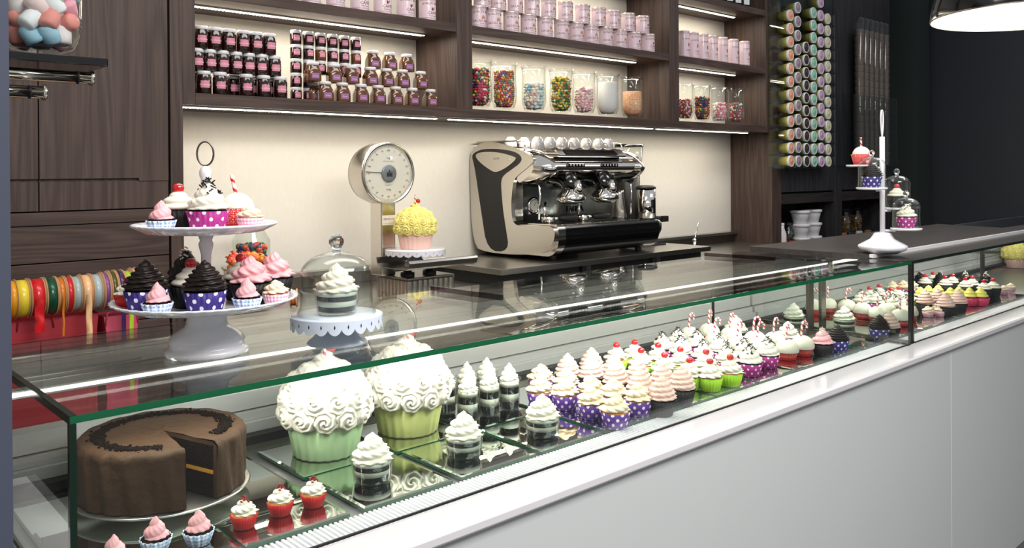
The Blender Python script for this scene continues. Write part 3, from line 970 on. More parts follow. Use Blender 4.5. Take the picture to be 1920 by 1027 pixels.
for i, x in enumerate((1.222, 1.288, 1.352)):
    for j, y in enumerate((1.60, 1.515)):
        tallg.put((x, y, TRAYZ), i, 'tall glass of layered dark cake and cream, %s of the six' % names[(i, j)], 'tall glasses of layered cake')


def cups(proto, pts, ztip, lab, group, base=TRAYZ, dy=0, jitter=True):
    """pts: list of (px, py of the tip, words)"""
    rnd = random.Random(len(pts))
    for px, py, wd in pts:
        q = on(px, py, Z=base+ztip)
        proto.put((q.x, q.y, base), rnd.uniform(0, 6) if jitter else rnd.uniform(-.4, .4), lab % wd, group)


def rows(a, words):
    n = len(a); out = []
    for i, (x, y) in enumerate(a): out.append((x, y, (ORD[n-i]+' from the front in the ' if n-i > 1 else 'front one of the ')+words))
    return out


pc = Proto(cupcake('vanilla_cupcake', 'lpurple', 'ivory', 'ruffle', 'x', cake='gold', fH=.040, turns=2.5, topping='specks'))
cups(pc, rows([(1014, 683), (1061, 691), (1108.6, 703), (1151, 710), (1197, 718)], 'right row')+rows([(1013, 704.5), (1059.5, 708.6), (1108.6, 723.6), (1153.6, 738.6)], 'left row'),
     .0745, 'cream cupcake in purple dotted case, %s', 'purple dotted cupcakes')
pk = Proto(cupcake('pink_swirl_cupcake', 'lblack', 'pink', 'swirl', 'x', fH=.058, turns=5.2, fR=.0325))
cups(pk, rows([(1064, 663.6), (1108.6, 669), (1155, 678), (1200, 690), (1241, 704.5)], 'left row')+rows([(1109, 652.7), (1151, 664), (1196, 672), (1242, 680), (1278, 687)], 'right row'),
     .092, 'tall pink cupcake in black case, %s', 'pink swirl cupcakes in black cases')
lm = Proto(cupcake('cherry_cupcake', 'llime', 'cream', 'ruffle', 'x', cake='gold', fH=.038, topping='cherry', turns=2.5))
cups(lm, rows([(1156, 642), (1202, 652), (1246, 660.5), (1293, 670), (1331, 672)], 'left row')+rows([(1190, 637), (1234, 642.5), (1275.5, 650), (1324, 654.5), (1369, 664.5)], 'right row'),
     .084, 'cherry cupcake in lime case, %s', 'lime green cherry cupcakes')
mg = Proto(cupcake('chocolate_flake_cupcake', 'lmag', 'cream', 'swirl', 'x', fH=.048, topping='flakes', turns=3, fR=.0325))
cups(mg, rows([(1242, 623), (1277, 630), (1318, 637), (1363, 644), (1407, 646)], 'left row')+rows([(1271, 615), (1307, 618), (1349, 626), (1395, 634), (1439.5, 633)], 'right row'),
     .087, 'dark-flaked cupcake in magenta case, %s', 'magenta dotted cupcakes')
rd = Proto(cupcake('coconut_dome_cupcake', 'lred', 'snow', 'dome', 'x', fH=.031, fR=.0355, topping='cane', h=.034))
cups(rd, rows([(1294, 612.5), (1342, 622), (1385, 629), (1423, 631), (1475.6, 635.5)], 'left row')+rows([(1330, 606), (1370.6, 612.5), (1415.5, 620), (1452.7, 622), (1505, 629)], 'right row'),
     .062, 'domed candy cane cupcake, near section, %s', 'candy cane cupcakes, near section', jitter=False)
# red domes beyond the inner posts
cups(rd, [(1526, 561, 'between the glass and the left post'), (1552, 558, 'behind the right post'), (1588, 561, 'just right of the posts, at the back'), (1617, 567, 'middle of the back row'),
          (1647, 574, 'middle of the front row, behind the dark swirl'), (1663, 567, 'back row, near the section joint'), (1688, 579, 'front row, next to the section joint'), (1703, 571, 'back row, touching the section joint')],
     .062, 'domed cupcake beyond the steel posts, %s', 'candy cane cupcakes beyond the inner posts', jitter=False)
cups(mg, [(1614, 544, 'leftmost'), (1642, 544, 'second from left'), (1675, 551, 'third from left'), (1699, 553, 'rightmost')], .087,
     'dark-flaked cupcake behind the far candy cane domes, %s', 'magenta dotted cupcakes beyond the posts')
cups(lm, [(1630, 537, 'leftmost'), (1648, 533, 'second from left'), (1670, 539, 'third from left'), (1685, 537, 'fourth from left'), (1704, 542, 'rightmost')], .084,
     'cherry cupcake behind the far domes, left of the joint, %s', 'cherry cupcakes beyond the posts')
cups(pc, [(1673, 527, 'left'), (1693, 525, 'middle'), (1708, 524, 'right')], .0745, 'cream cupcake at the back left of the joint, %s of three', 'cream cupcakes at the back')
cups(pk, [(1668, 584, 'behind the dark swirl cupcake beyond the inner posts')], .092, 'pink swirl cupcake %s', None)
db = Proto(cupcake('dark_swirl_cupcake', 'lblue', 'choc', 'swirl', 'x', fH=.048, turns=7, fR=.034))
cups(db, [(1571, 608, 'at the right end of the near row'), (1649, 589, 'in front of the far red domes')], .085, 'dark swirl cupcake in navy case %s', None)
pk2 = cupcake('pink_rose_cupcake', 'lblack', 'rose', 'swirl', 'rose pink swirl cupcake in a black case left of the near dark swirl cupcake', fH=.046, turns=3, topping='whiteflakes')
q = on(1542, 615.8, Z=TRAYZ+.083); pk2.location = (q.x, q.y, TRAYZ)

# ---- far section of the case
xf = [(1734, 514, 'first'), (1749, 510, 'second'), (1772, 517, 'third'), (1786, 513, 'fourth'), (1810, 520, 'fifth'), (1823, 517, 'sixth'), (1845, 524, 'seventh'), (1862, 522, 'eighth')]
wr = Proto(cupcake('ringed_cherry_cupcake', 'lblack', 'cream', 'rings', 'x', fH=.034, topping='cherry'))
cups(wr, xf, .080, 'ringed cherry cupcake in black case, %s from left, far section', 'cherry cupcakes in black cases, far section')
yl = Proto(cupcake('yellow_cupcake', 'lpink', 'yellow', 'rings', 'x', fH=.042, fR=.029))
cups(yl, [(1726, 537, 'first'), (1741, 534, 'second'), (1759, 533, 'third'), (1782, 538, 'fourth'), (1798, 536, 'fifth'), (1818, 538, 'sixth'), (1839, 538, 'seventh')], .079,
     'lemon yellow ringed cupcake in a pink case, %s from left in the far section', 'yellow cupcakes, far section')
cups(pk, [(1735, 544, 'first'), (1758, 541, 'second'), (1773, 549, 'third'), (1797, 543, 'fourth')], .092, 'tall pink swirl cupcake in a black case, %s from left in the far section', 'pink swirl cupcakes, far section')
bw = Proto(cupcake('black_white_cupcake', 'lblack', 'choc', 'swirl', 'x', fH=.052, topping='whiteflakes'))
cups(bw, [(1725, 508, 'first'), (1763, 508, 'second'), (1810, 510, 'third'), (1849, 511, 'fourth')], .09, 'dark cupcake with white flakes, %s from left behind ringed cherry cupcakes', 'dark cupcakes with white flakes')
mp_ = Proto(cupcake('mini_gingham_cupcake', 'lpinkg', 'ivory', 'ruffle', 'x', r0=.016, r1=.022, h=.022, fR=.020, fH=.022, cake='gold', turns=2, cat='mini cupcake'))
cups(mp_, [(1740, 573, 'left'), (1753, 568, 'middle'), (1763, 572, 'right')], .0445, 'mini cream cupcake in pink gingham case, %s of three', 'mini cupcakes before the black cases')
cups(mp_, [(1882, 534, 'left'), (1895, 530, 'right')], .0445, 'mini cream cupcake in a pink gingham case, %s of two at the far right', 'mini cupcakes at the far right')
for a, bb, y1, w in ((2.845, 3.10, 1.649, 'under the nearest cupcakes of the far section'), (3.12, 3.44, 1.649, 'under the pink swirl cupcakes of the far section'), (3.46, 3.76, 1.66, 'under the yellow cupcakes of the far section'), (3.78, 4.3, 1.66, 'under the rightmost cupcakes of the far section')):
    tray(a, bb, 1.242, y1, 'mirror tray ' + w)
tray(2.66, 2.77, 1.242, 1.31, 'small empty mirror tray by the joint of the two sections')
gl = giant('giant cupcake with lemon yellow roses at the right edge of the far section', on(1905, 515, Y=1.66).xyz, 'ppaper', 'lemon', .8, candle=False)
gl.location.z = FZ+.001
# dark glass cake plate of the far section
q = on(1806, 507, Y=1.72)
gp = thing('glass_cake_plate', 'clear glass footed cake plate standing at the back of the far section', 'cake plate', (q.x, 1.66, 0))
MB().lathe([(0, .859), (.05, .859), (.03, .875), (.014, .90), (.014, .985), (.05, .994), (.115, .997), (.12, 1.002), (.115, 1.002), (0, .999)], 48, cap=False).build('plate', 'jglass', gp)

# ---- minis in front
mr = Proto(cupcake('mini_red_cupcake', 'lminired', 'cream', 'ruffle', 'x', r0=.0165, r1=.0225, h=.023, fR=.0195, fH=.024, cake='gold', turns=2, topping='redcrumbs', cat='mini cupcake', nfl=30, fl=.02))
for (px, py), w in (((461, 990), 'left'), ((529, 966), 'middle'), ((591, 950), 'right')):
    q = on(px, py, Z=TRAYZ); mr.put((q.x, q.y+.006, TRAYZ), px*.1, 'mini cupcake in red case, %s of the three by the chocolate cake' % w, 'mini red cupcakes')
mb = Proto(cupcake('mini_blue_cupcake', 'lgingham', 'rose', 'swirl', 'x', r0=.0165, r1=.0235, h=.022, fR=.018, fH=.032, cake='crumb', turns=2, cat='mini cupcake', nfl=14, fl=.05))
for (px, py), w in (((372, 955), 'right'), ((292, 968), 'middle'), ((213, 1002), 'left, cut off by the picture edge')):
    q = on(px, py, Z=TRAYZ+.054); mb.put((q.x, q.y, TRAYZ), px*.05, 'mini pink-topped cupcake in blue gingham case, %s' % w, 'mini blue gingham cupcakes')

# ================================================================== GOODS ON THE WALL SHELVES
Z1, Z2, Z3 = 1.7505, 2.1525, 2.5525


def jarthing(name, label, kind, R, Hh, fill, lab, text, lw, lh, cat='jar'):
    t = thing(name, label, cat)
    hb = Hh-.010
    if kind == 'round':
        MB().lathe([(0, 0), (R*.92, 0), (R, .003), (R, hb*.86), (R*.84, hb*.94), (R*.84, hb)], 20, cap=False).build('jar_body', fill, t)
        MB().lathe([(R*.88, hb-.004), (R*.92, hb-.003), (R*.92, Hh-.002), (R*.88, Hh), (0, Hh)], 20, cap=False).build('lid', 'lid', t)
    else:
        def sq(a, i): 
            k = max(0, 1-max(0, i-.45)*1.9) if i > .45 else 1
            s_ = 1/max(abs(cos(a)), abs(sin(a))); s_ = min(s_, 1.26)
            return 1*(1-k)+s_*.93*k
        MB().lathe([(0, 0), (R*.97, .0), (R, .003), (R, hb*.25), (R, hb*.5), (R*.98, hb*.62), (R*.86, hb*.78), (R*.72, hb*.9), (R*.70, hb)], 32, cap=False, mul=sq).build('jar_body', fill, t)
        MB().lathe([(R*.74, hb-.004), (R*.80, hb-.003), (R*.80, Hh-.002), (R*.76, Hh), (0, Hh)], 20, cap=False).build('lid', 'lid', t)
    b = MB(); z0 = hb*.30 if kind == 'round' else hb*.16
    if kind == 'round':
        an = lw/R/2; n = 8
        vs = []
        for z in (z0, z0+lh):
            for k in range(n+1):
                a = -an+2*an*k/n; vs.append(((R+.0004)*sin(a), -(R+.0004)*cos(a), z))
        b.add(vs, [(k, k+1, n+2+k, n+1+k) for k in range(n)], 0, True)
        tv, tf = textmesh(text, lh*.36, 'ink', .0003, bend=R+.0006, origin=(0, z0+lh*.34))
    else:
        f = R*.93+.0006
        b.add([(-lw/2, -f, z0), (lw/2, -f, z0), (lw/2, -f, z0+lh), (-lw/2, -f, z0+lh)], [(0, 1, 2, 3)], 0)
        tv, tf = textmesh(text, lh*.36, 'ink', .0003, origin=(0, z0+lh*.34)); tv = [(x, y-f-.0003, z) for x, y, z in tv]
    b.add(tv, tf, 1)
    b.build('paper_label', [lab, 'ink'], t)
    return t

FACE = -.12     # the labels are turned a little to the left, towards the viewer
def shelfrow(proto, pxs, Y, z, lab, group, face=FACE, jit=.08, words=None):
    rnd = random.Random(int(pxs[0]))
    for i, px in enumerate(pxs):
        q = on(px, 100, Y=Y)
        w = words[i] if words else ('%s from left' % ORD[i+1])
        proto.put((q.x, Y, z), face+rnd.uniform(-jit, jit), lab % w, group)

jj = Proto(jarthing('jam_jar', 'x', 'round', .0275, .088, 'jam', 'labelp', 'Confettura', .034, .027))
shelfrow(jj, [382, 412, 461, 494, 525], 3.145, Z1, 'dark jam jar, %s in the front bottom row of the left stack', 'jam jars of the left stack')
shelfrow(jj, [371, 437.5, 475, 507], 3.215, Z1, 'dark jam jar behind the front bottom row of the left stack, %s', 'jam jars of the left stack')
shelfrow(jj, [369, 393, 417, 442, 466, 489, 514], 3.18, Z1+.0885, 'dark jam jar, %s in the middle row of the left stack', 'jam jars of the left stack')
shelfrow(jj, [377, 403, 429, 456, 480, 505], 3.18, Z1+.177, 'dark jam jar, %s in the top row of the left stack', 'jam jars of the left stack')
ts = Proto(jarthing('spread_jar', 'x', 'round', .0243, .0600, 'jam', 'labelp', 'Crema', .026, .024))
ts2 = Proto(jarthing('spread_jar', 'x', 'round', .0243, .0600, 'caramel', 'labelp', 'Crema', .026, .024))
for lev in range(5):
    for k, px in enumerate((554.5, 578, 600.5, 623, 645, 667)):
        if lev < 2 and k > 1 or (lev == 2 and k > 5): continue
        pr = (ts, ts2)[(lev*3+k*5+lev*k) % 3 == 1]
        q = on(px, 100, Y=3.23)
        pr.put((q.x, 3.23, Z1+.0602*lev), FACE+random.Random(lev*7+k).uniform(-.2, .1), 'small spread jar, column %s from left, %s level from the shelf' % (ORD[k+1], ORD[lev+1]), 'small spread jars stacked in columns')
cj = Proto(jarthing('caramel_jar', 'x', 'square', .0325, .082, 'caramel', 'labelv', 'Crema', .034, .023))
shelfrow(cj, [609, 641, 676, 708, 741, 772, 806], 3.14, Z1, 'squarish caramel jar, %s in the front bottom row', 'caramel jars', jit=.05)
shelfrow(cj, [586, 626, 658, 694, 724], 3.175, Z1+.0825, 'squarish caramel jar, %s in the second row', 'caramel jars', jit=.05)
shelfrow(cj, [754, 788], 3.165, Z1+.0825, 'squarish caramel jar, %s of the two rightmost in the second row', 'caramel jars', jit=.05)
shelfrow(cj, [699, 730, 762], 3.22, Z1+.165, 'squarish caramel jar, %s of the three on top', 'caramel jars', jit=.05)
shelfrow(cj, [590], 3.21, Z1, 'squarish caramel jar peeping out behind the leftmost front one, %s', 'caramel jars', jit=.05)


def tinthing(name, label, R, Hh, kind):
    t = thing(name, label, 'tin')
    MB().lathe([(0, 0), (R, 0), (R, Hh-.012), (0, Hh-.012)], 28, cap=False, smooth=False).build('tin_body', 'tin', t)
    b = MB(); b.lathe([(R*1.015, Hh-.013), (R*1.03, Hh-.012), (R*1.03, Hh-.001), (R*.98, Hh), (0, Hh-.001)], 28, cap=False)
    b.build('lid', 'tinrim', t)
    b = MB()
    for z in (.006, .010, Hh-.017, Hh-.021): b.lathe([(R+.0003, z), (R+.0006, z+.0004), (R+.0003, z+.0009)], 28, cap=False)
    k = Hh
    def T(txt, s_, z, m, sp=1):
        tv, tf = textmesh(txt, s_, None, .0002, bend=R+.0005, origin=(0, z), spacing=sp); b.add(tv, tf, m)
    T('QUALITY BRAND', R*.36, k*.66, 0)
    T({'cacao': 'CACAO AMARO', 'caffe': 'CAFFÈ'}[kind], R*.40 if kind == 'cacao' else R*.48, k*.24, 0)
    T('Finest Premium', R*.17, k*.155, 0)
    def blob(cx, cz, w, h, rot, m):
        vs = []
        for i in range(14):
            a = 2*pi*i/14; x = w*cos(a)*(1-.25*sin(a)); z = h*sin(a)
            X = cx+x*cos(rot)-z*sin(rot); Zz = cz+x*sin(rot)+z*cos(rot)
            vs.append(((R+.0006)*sin(X/R), -(R+.0006)*cos(X/R), Zz))
        b.add(vs, [tuple(range(14))], m)
    if kind == 'cacao':
        blob(-.003, k*.46, R*.14, k*.10, -.35, 1); blob(.0065, k*.44, R*.11, k*.085, .55, 1)
    else:
        blob(-.003, k*.47, R*.12, k*.075, .25, 0); blob(.006, k*.50, R*.11, k*.07, -.55, 1)
    b.build('printed_label', ['inkb', 'pod'], t)
    return t
tc_ = Proto(tinthing('cocoa_tin', 'x', .0405, .108, 'cacao'))
tf_ = Proto(tinthing('coffee_tin', 'x', .0405, .108, 'caffe'))
shelfrow(tf_, [500, 543, 584, 630, 675, 718, 761, 802], 3.15, Z2, 'pale pink coffee tin above the jam jars, %s', 'coffee tins above the jam jars', jit=.1, face=.1)
shelfrow(tc_, [897, 925, 959, 991, 1022, 1053, 1081, 1108, 1136, 1163], 3.15, Z2, 'pale pink cocoa tin on the shelf board above the sweet vases, %s', 'cocoa tins', jit=.1, face=.1)
shelfrow(tf_, [1189, 1215], 3.15, Z2, 'pale pink coffee tin at the right end above the sweet vases, %s', 'coffee tins right of the cocoa tins', face=.1)
shelfrow(tc_, [1029, 1061, 1093, 1123, 1150], 3.17, Z2+.1085, 'pale pink cocoa tin in the second layer, %s', 'cocoa tins in the second layer', face=.1)
shelfrow(tc_, [904, 935, 967, 998], 3.175, Z2+.1085, 'pale pink cocoa tin left in the second layer, %s', 'cocoa tins in the second layer', face=.1)
shelfrow(tc_, [1178], 3.17, Z2+.1085, 'pale pink cocoa tin at the right of the second layer, %s', 'cocoa tins in the second layer', face=.1)
shelfrow(tf_, [1205], 3.17, Z2+.1085, 'pale pink coffee tin at the right end of the second layer, %s', 'coffee tins right of the cocoa tins', face=.1)
shelfrow(tf_, [912, 941, 973], 3.18, Z2+.217, 'pale pink coffee tin in the third layer, %s', 'coffee tins in the third layer', face=.1)
sl = Proto(tinthing('slim_coffee_tin', 'x', .034, .172, 'caffe'))
shelfrow(sl, [1283, 1300, 1318, 1336, 1355, 1375, 1396], 3.16, Z2, 'slim pale pink coffee tin, %s', 'slim coffee tins', face=.12, jit=.06)
# coffee bags on the topmost shelf
def bag(label, x):
    t = thing('coffee_bag', label, 'bag', (x, 3.17, Z3))
    b = MB(); w, d, h = .042, .03, .17
    vs = []
    for i, (k, e) in enumerate(((1, 1), (1.03, 1.05), (1, .8), (.98, .4), (1, .08))):
        z = h*i/4
        vs += [(-w*k, -d*e, z), (w*k, -d*e, z), (w*k, d*e, z), (-w*k, d*e, z)]
    fs = [(3, 2, 1, 0), (16, 17, 18, 19)]
    for i in range(4):
        for k in range(4): fs.append((i*4+k, i*4+(k+1) % 4, i*4+4+(k+1) % 4, i*4+4+k))
    b.add(vs, fs, 0, True); b.build('bag_body', 'blackm', t)
    b = MB(); b.box(-.026, .026, -d*1.12, -d*1.08, .02, .09); b.build('paper_label', 'lid', t)
    t.rotation_euler = (0, 0, -.2)
for x, w in ((4.80, 'left'), (4.90, 'middle'), (5.0, 'right')): bag('black coffee bag with a white label on the topmost right shelf, %s of three' % w, x)


# ---- glass vases of sweets
def vase(label, loc, R, Hh, name='sweet_vase'):
    t = thing(name, label, 'glass vase', loc)
    MB().lathe([(0, 0), (R*.55, 0), (R*.5, .006), (R*.42, .010), (R*.8, .022), (R*.98, .055), (R, .09), (R*.95, Hh*.75), (R*.97, Hh-.015), (R*1.08, Hh), (R*1.06, Hh), (R*.94, Hh-.015), (R*.92, Hh*.75), (R*.965, .09), (R*.94, .057), (R*.75, .026), (0, .018)], 36, cap=False).build('glass', 'jglass', t)
    return t


def fill(label, loc, R, top, pal, size, kind='ball', mat='candy', seed=1, n=None, name='sweets', cat='sweets'):
    rnd = random.Random(seed); b = MB(); Ri = R*.90
    def rad(z):
        for (z0, r0), (z1, r1) in zip(((.024, .62), (.038, .80), (.060, .97), (.09, 1.0), (.2, .97)), ((.038, .80), (.060, .97), (.09, 1.0), (.2, .97), (.4, .97))):
            if z <= z1: return Ri*(r0+(r1-r0)*max(0, z-z0)/(z1-z0))
        return Ri
    cols = [srgb(c) for c in pal]
    # dark heart so that the light does not pass between the outer sweets
    pr = [(0, .026)]+[(max(.002, rad(.026+(top-.03)*i/8)-size*1.3), .026+(top-size*1.2-.026)*i/8) for i in range(9)]+[(0, top-size*1.1)]
    b.lathe(pr, 20, cap=False, m=0); core = len(b.f)
    for i in range(core): b.c[i] = tuple(x*.8 for x in cols[0][:3])+(1,)
    z = .027+size
    items = []
    step = size*1.62
    while z < top:
        r = rad(z)-size
        n_ = max(4, int(2*pi*r/(size*2.02)))
        o = rnd.random()
        for k in range(n_):
            a = 2*pi*(k+o+rnd.uniform(-.2, .2))/n_; rr = r*(1-rnd.random()*.07)
            items.append((rr*cos(a), rr*sin(a), z+rnd.uniform(-.25, .25)*size))
        z += step
    m_ = int((Ri/size)**2*1.0)
    for i in range(m_):
        a = i*2.4; rr = (Ri-size)*math.sqrt(i/m_)
        items.append((rr*cos(a), rr*sin(a), top-size*.6+rnd.uniform(-.6, 1.1)*size))
    for x, y, z in items:
        c = rnd.choice(cols)
        if kind == 'ball': b.sphere((x, y, z), size*rnd.uniform(.9, 1.08), 8, 6, col=c)
        elif kind == 'disc':
            b.T = Matrix.Translation((x, y, z)) @ Matrix.Rotation(rnd.uniform(0, 3), 4, 'X') @ Matrix.Rotation(rnd.uniform(0, 3), 4, 'Y')
            b.sphere((0, 0, 0), size*1.15, 10, 6, sc=(1, 1, .5), col=c); b.T = Matrix.Identity(4)
        elif kind == 'wrap':
            b.T = Matrix.Translation((x, y, z)) @ Matrix.Rotation(rnd.uniform(0, 6), 4, 'Z') @ Matrix.Rotation(rnd.uniform(-1, 1), 4, 'Y')
            b.sphere((0, 0, 0), size*1.0, 7, 5, sc=(1.1, .8, .8), col=c)
            for s_ in (-1, 1):
                b.add([(s_*size*.8, 0, 0), (s_*size*1.5, -size*.5, .2*size), (s_*size*1.55, size*.1, -size*.5), (s_*size*1.5, size*.5, .3*size)], [(0, 1, 2), (0, 2, 3)], 0, False, None, c)
            b.T = Matrix.Identity(4)
        elif kind == 'mallow':
            b.T = Matrix.Translation((x, y, z)) @ Matrix.Rotation(rnd.uniform(0, 6), 4, 'Z') @ Matrix.Rotation(rnd.uniform(0, 2), 4, 'Y')
            s_ = size*1.05
            v0 = len(b.v); b.lathe([(0, -s_), (s_*.75, -s_), (s_*.95, -s_*.75), (s_*.95, s_*.75), (s_*.75, s_), (0, s_)], 9, cap=False)
            for i in range(len(b.f)-45, len(b.f)): b.c[i] = c
            b.T = Matrix.Identity(4)
    o = b.build(name, mat, None, loc)
    tag(o, label, cat, None, 'stuff')
    return o


def grains(label, loc, R, top, mat, name):
    b = MB(); Ri = R*.905
    b.lathe([(0, .024), (Ri*.62, .026), (Ri*.8, .038), (Ri*.97, .060), (Ri, .09), (Ri*.97, top-.004), (Ri*.9, top), (0, top+.004)], 36, cap=False)
    o = b.build(name, mat, None, loc); tag(o, label, 'sweets', None, 'stuff')


def voro(name, cols, scale):
    m, N, L = newmat(name)
    o = N.new('ShaderNodeOutputMaterial'); b = N.new('ShaderNodeBsdfPrincipled'); L.new(b.outputs[0], o.inputs[0])
    tc = N.new('ShaderNodeTexCoord'); v = N.new('ShaderNodeTexVoronoi'); v.inputs['Scale'].default_value = scale
    L.new(tc.outputs['Object'], v.inputs['Vector'])
    sep = N.new('ShaderNodeSeparateColor'); L.new(v.outputs['Color'], sep.inputs[0])
    cr = N.new('ShaderNodeValToRGB'); cr.color_ramp.interpolation = 'CONSTANT'
    e = cr.color_ramp.elements
    while len(e) < len(cols): e.new(.5)
    for i, c in enumerate(cols): e[i].position = i/len(cols); e[i].color = srgb(c)
    L.new(sep.outputs[0], cr.inputs[0]); L.new(cr.outputs[0], b.inputs['Base Color']); b.inputs['Roughness'].default_value = .7
    return m
M['sprink'] = voro('sugar_sprinkles', ['e8692f', 'f4c86a', 'f3e9d0', 'e58f97', 'ef8a4a', 'd9c3a0'], 420)
M['sugar'] = pm('white_sugar', 'efe9ea', .8, bump=.4, bscale=700, noise=.03, nscale=300)

MIX = ['d8402a', 'e9b62c', '3c8fb0', 'd97b35', 'f0ede6', '5b9c4f', 'c64f78', '7a4b9c', 'e5862e', 'f2c93a']
BR = ['c8203c', 'f0ece4', '2d6f3c', 'd23a6c', '2a2a4c', 'c8203c', 'e2b93c', '4f8a86']
vs_ = [(898, 'leftmost'), (945, 'second from left'), (1001, 'third from left'), (1052, 'fourth from left'), (1095, 'fifth from left'), (1139, 'sixth from left'), (1185, 'rightmost')]
fills = [('wrapped', 'red, green and dark wrapped sweets', BR, .0085, 'wrap', .205), ('balls', 'mixed coloured gumballs', MIX, .0062, 'ball', .205),
         ('mallow', 'pastel blue and white marshmallows', ['cfe3ea', 'f2efe4', '8fc3d8', 'f6e7d2', 'e9b6ae'], .0095, 'mallow', .155), ('wrapped', 'green and yellow wrapped sweets', ['2f7a3e', 'e3bf35', 'e3bf35', '21603a', 'f2e7b4', 'c9703a'], .0085, 'wrap', .20),
         ('disc', 'pale pink and cream marshmallow discs', ['f5bcc8', 'f9e5da', 'f4a9bb', 'fbeee6'], .0095, 'disc', .155)]
for i, (px, w) in enumerate(vs_):
    q = on(px, 160, Y=3.19); p = (q.x, 3.19, Z1)
    vase('tall clear glass vase of sweets above the coffee machine, %s' % w, p, .065, .25)
    if i < 5:
        k, words, pal, sz, kd, top = fills[i]
        fill('%s in the %s glass vase of the middle shelf' % (words, w), p, .062, top, pal, sz, kd, 'candym' if kd in ('mallow', 'disc') else 'candy', seed=i+1)
    elif i == 5: grains('white sugar filling the sixth glass vase of the middle shelf', p, .062, .205, 'sugar', 'sugar_filling')
    else: grains('orange and pink sugar sprinkles in the rightmost vase of the middle shelf', p, .062, .165, 'sprink', 'sprinkles')
f3 = [('red, grey and white small balls', ['c23030', 'ece4dc', '4f6a6c', 'e8d9c6', 'b33a44'], .0062, 'ball', .14), ('dark blue, red and gold wrapped sweets', ['1f2f6a', 'c62430', 'e0b53a', '2b5a34', '23232c', 'd86a2c'], .0085, 'wrap', .165),
      ('pink and white sugar eggs', ['f2a9b8', 'fae6e0', 'ef8fa4', 'fdf4ec'], .0095, 'disc', .135), ('multicoloured small balls', ['c8323a', 'f0e6da', '2e5f9c', '3f7a52', 'e07a3c', 'b02c50'], .0058, 'ball', .145)]
for i, px in enumerate((1284, 1316, 1349, 1380)):
    q = on(px, 190, Y=3.18); p = (q.x, 3.18, Z1)
    vase('smaller clear glass vase of sweets on the right shelf, %s of four' % ('leftmost', 'second from left', 'third from left', 'rightmost')[i], p, .055, .245)
    words, pal, sz, kd, top = f3[i]
    fill('%s in the %s vase of the right shelf' % (words, ('leftmost', 'second', 'third', 'rightmost')[i]), p, .055, top, pal, sz, kd, 'candym' if kd == 'disc' else 'candy', seed=20+i)

# ================================================================== CUP RACK AND TUBES ON THE DARK CABINET
rk = thing('cup_dispenser', 'clear acrylic wall rack holding six columns of yellow paper cups', 'rack')
RY = 3.0
x0, x1 = X3(1464)-.17, X3(1563)-.19
x0 = on(1465, 200, Y=RY).x; x1 = on(1562, 200, Y=RY).x
MB().box(x0, x1, SY-.012, SY-.0005, 1.46, 3.1).build('back_plate', 'acryl', rk)
MB().box(x0, x0+.008, RY-.02, SY-.013, 1.46, 3.1).build('side_wall', 'acryl', rk)
MB().box(x1-.006, x1, RY-.02, SY-.013, 1.46, 3.1).build('side_wall', 'acryl', rk)
MB().box(x0, x1, RY-.02, SY-.013, 1.452, 1.459).build('tray_floor', 'acryl', rk)
cx = [on(p, 200, Y=RY).x for p in (1484.6, 1498.6, 1513.6, 1528, 1541.6, 1554.7)]
for a, c in zip(cx, cx[1:]): MB().box((a+c)/2-.002, (a+c)/2+.002, RY+.0, SY-.013, 1.46, 3.1).build('divider', 'acryl', rk)
colw = [('salmon', 'e8a184'), ('mauve grey', '9a8590'), ('dark brown', '3f3336'), ('mint', '8fc7ab'), ('lilac', 'c39ac0'), ('pale cream', 'cfc9a4')]
M['cupy'] = pm('yellow_green_paper', 'c9bc52', .6, noise=.35, nscale=60)
for ci, ((cn, cc_), n_) in enumerate(zip(colw, (12, 12, 10, 13, 13, 13))):
    lm_ = pm('cup_lid_'+cn.replace(' ', '_'), cc_, .4)
    pitch = (.0925, .0985, .0905, .0895, .097, .088)[ci]
    t = thing('paper_cup', 'x', 'cup')
    b = MB(); b.T = Matrix.Rotation(pi/2, 4, 'X')
    b.lathe([(0, -.075), (.030, -.085), (.0385, -.012), (.0385, 0), (0, 0)], 20, cap=False); b.build('cup_body', 'cupy', t)
    b = MB(); b.T = Matrix.Rotation(pi/2, 4, 'X')
    b.lathe([(.0395, -.013), (.0400, .002), (.037, .004), (.034, .0025)], 20, cap=False, m=0)
    b.lathe([(.034, .0025), (.012, .0015), (.010, .004), (0, .004)], 20, cap=False, m=1); b.build('lid', ['lid', lm_], t)
    pr = Proto(t)
    for k in range(n_):
        pr.put((cx[ci], RY+.006, 1.505+pitch*k), 0, 'yellow paper cup in the column with %s lids, %s from the bottom' % (cn, ORD[k+1]), 'yellow cups with %s lids' % cn)
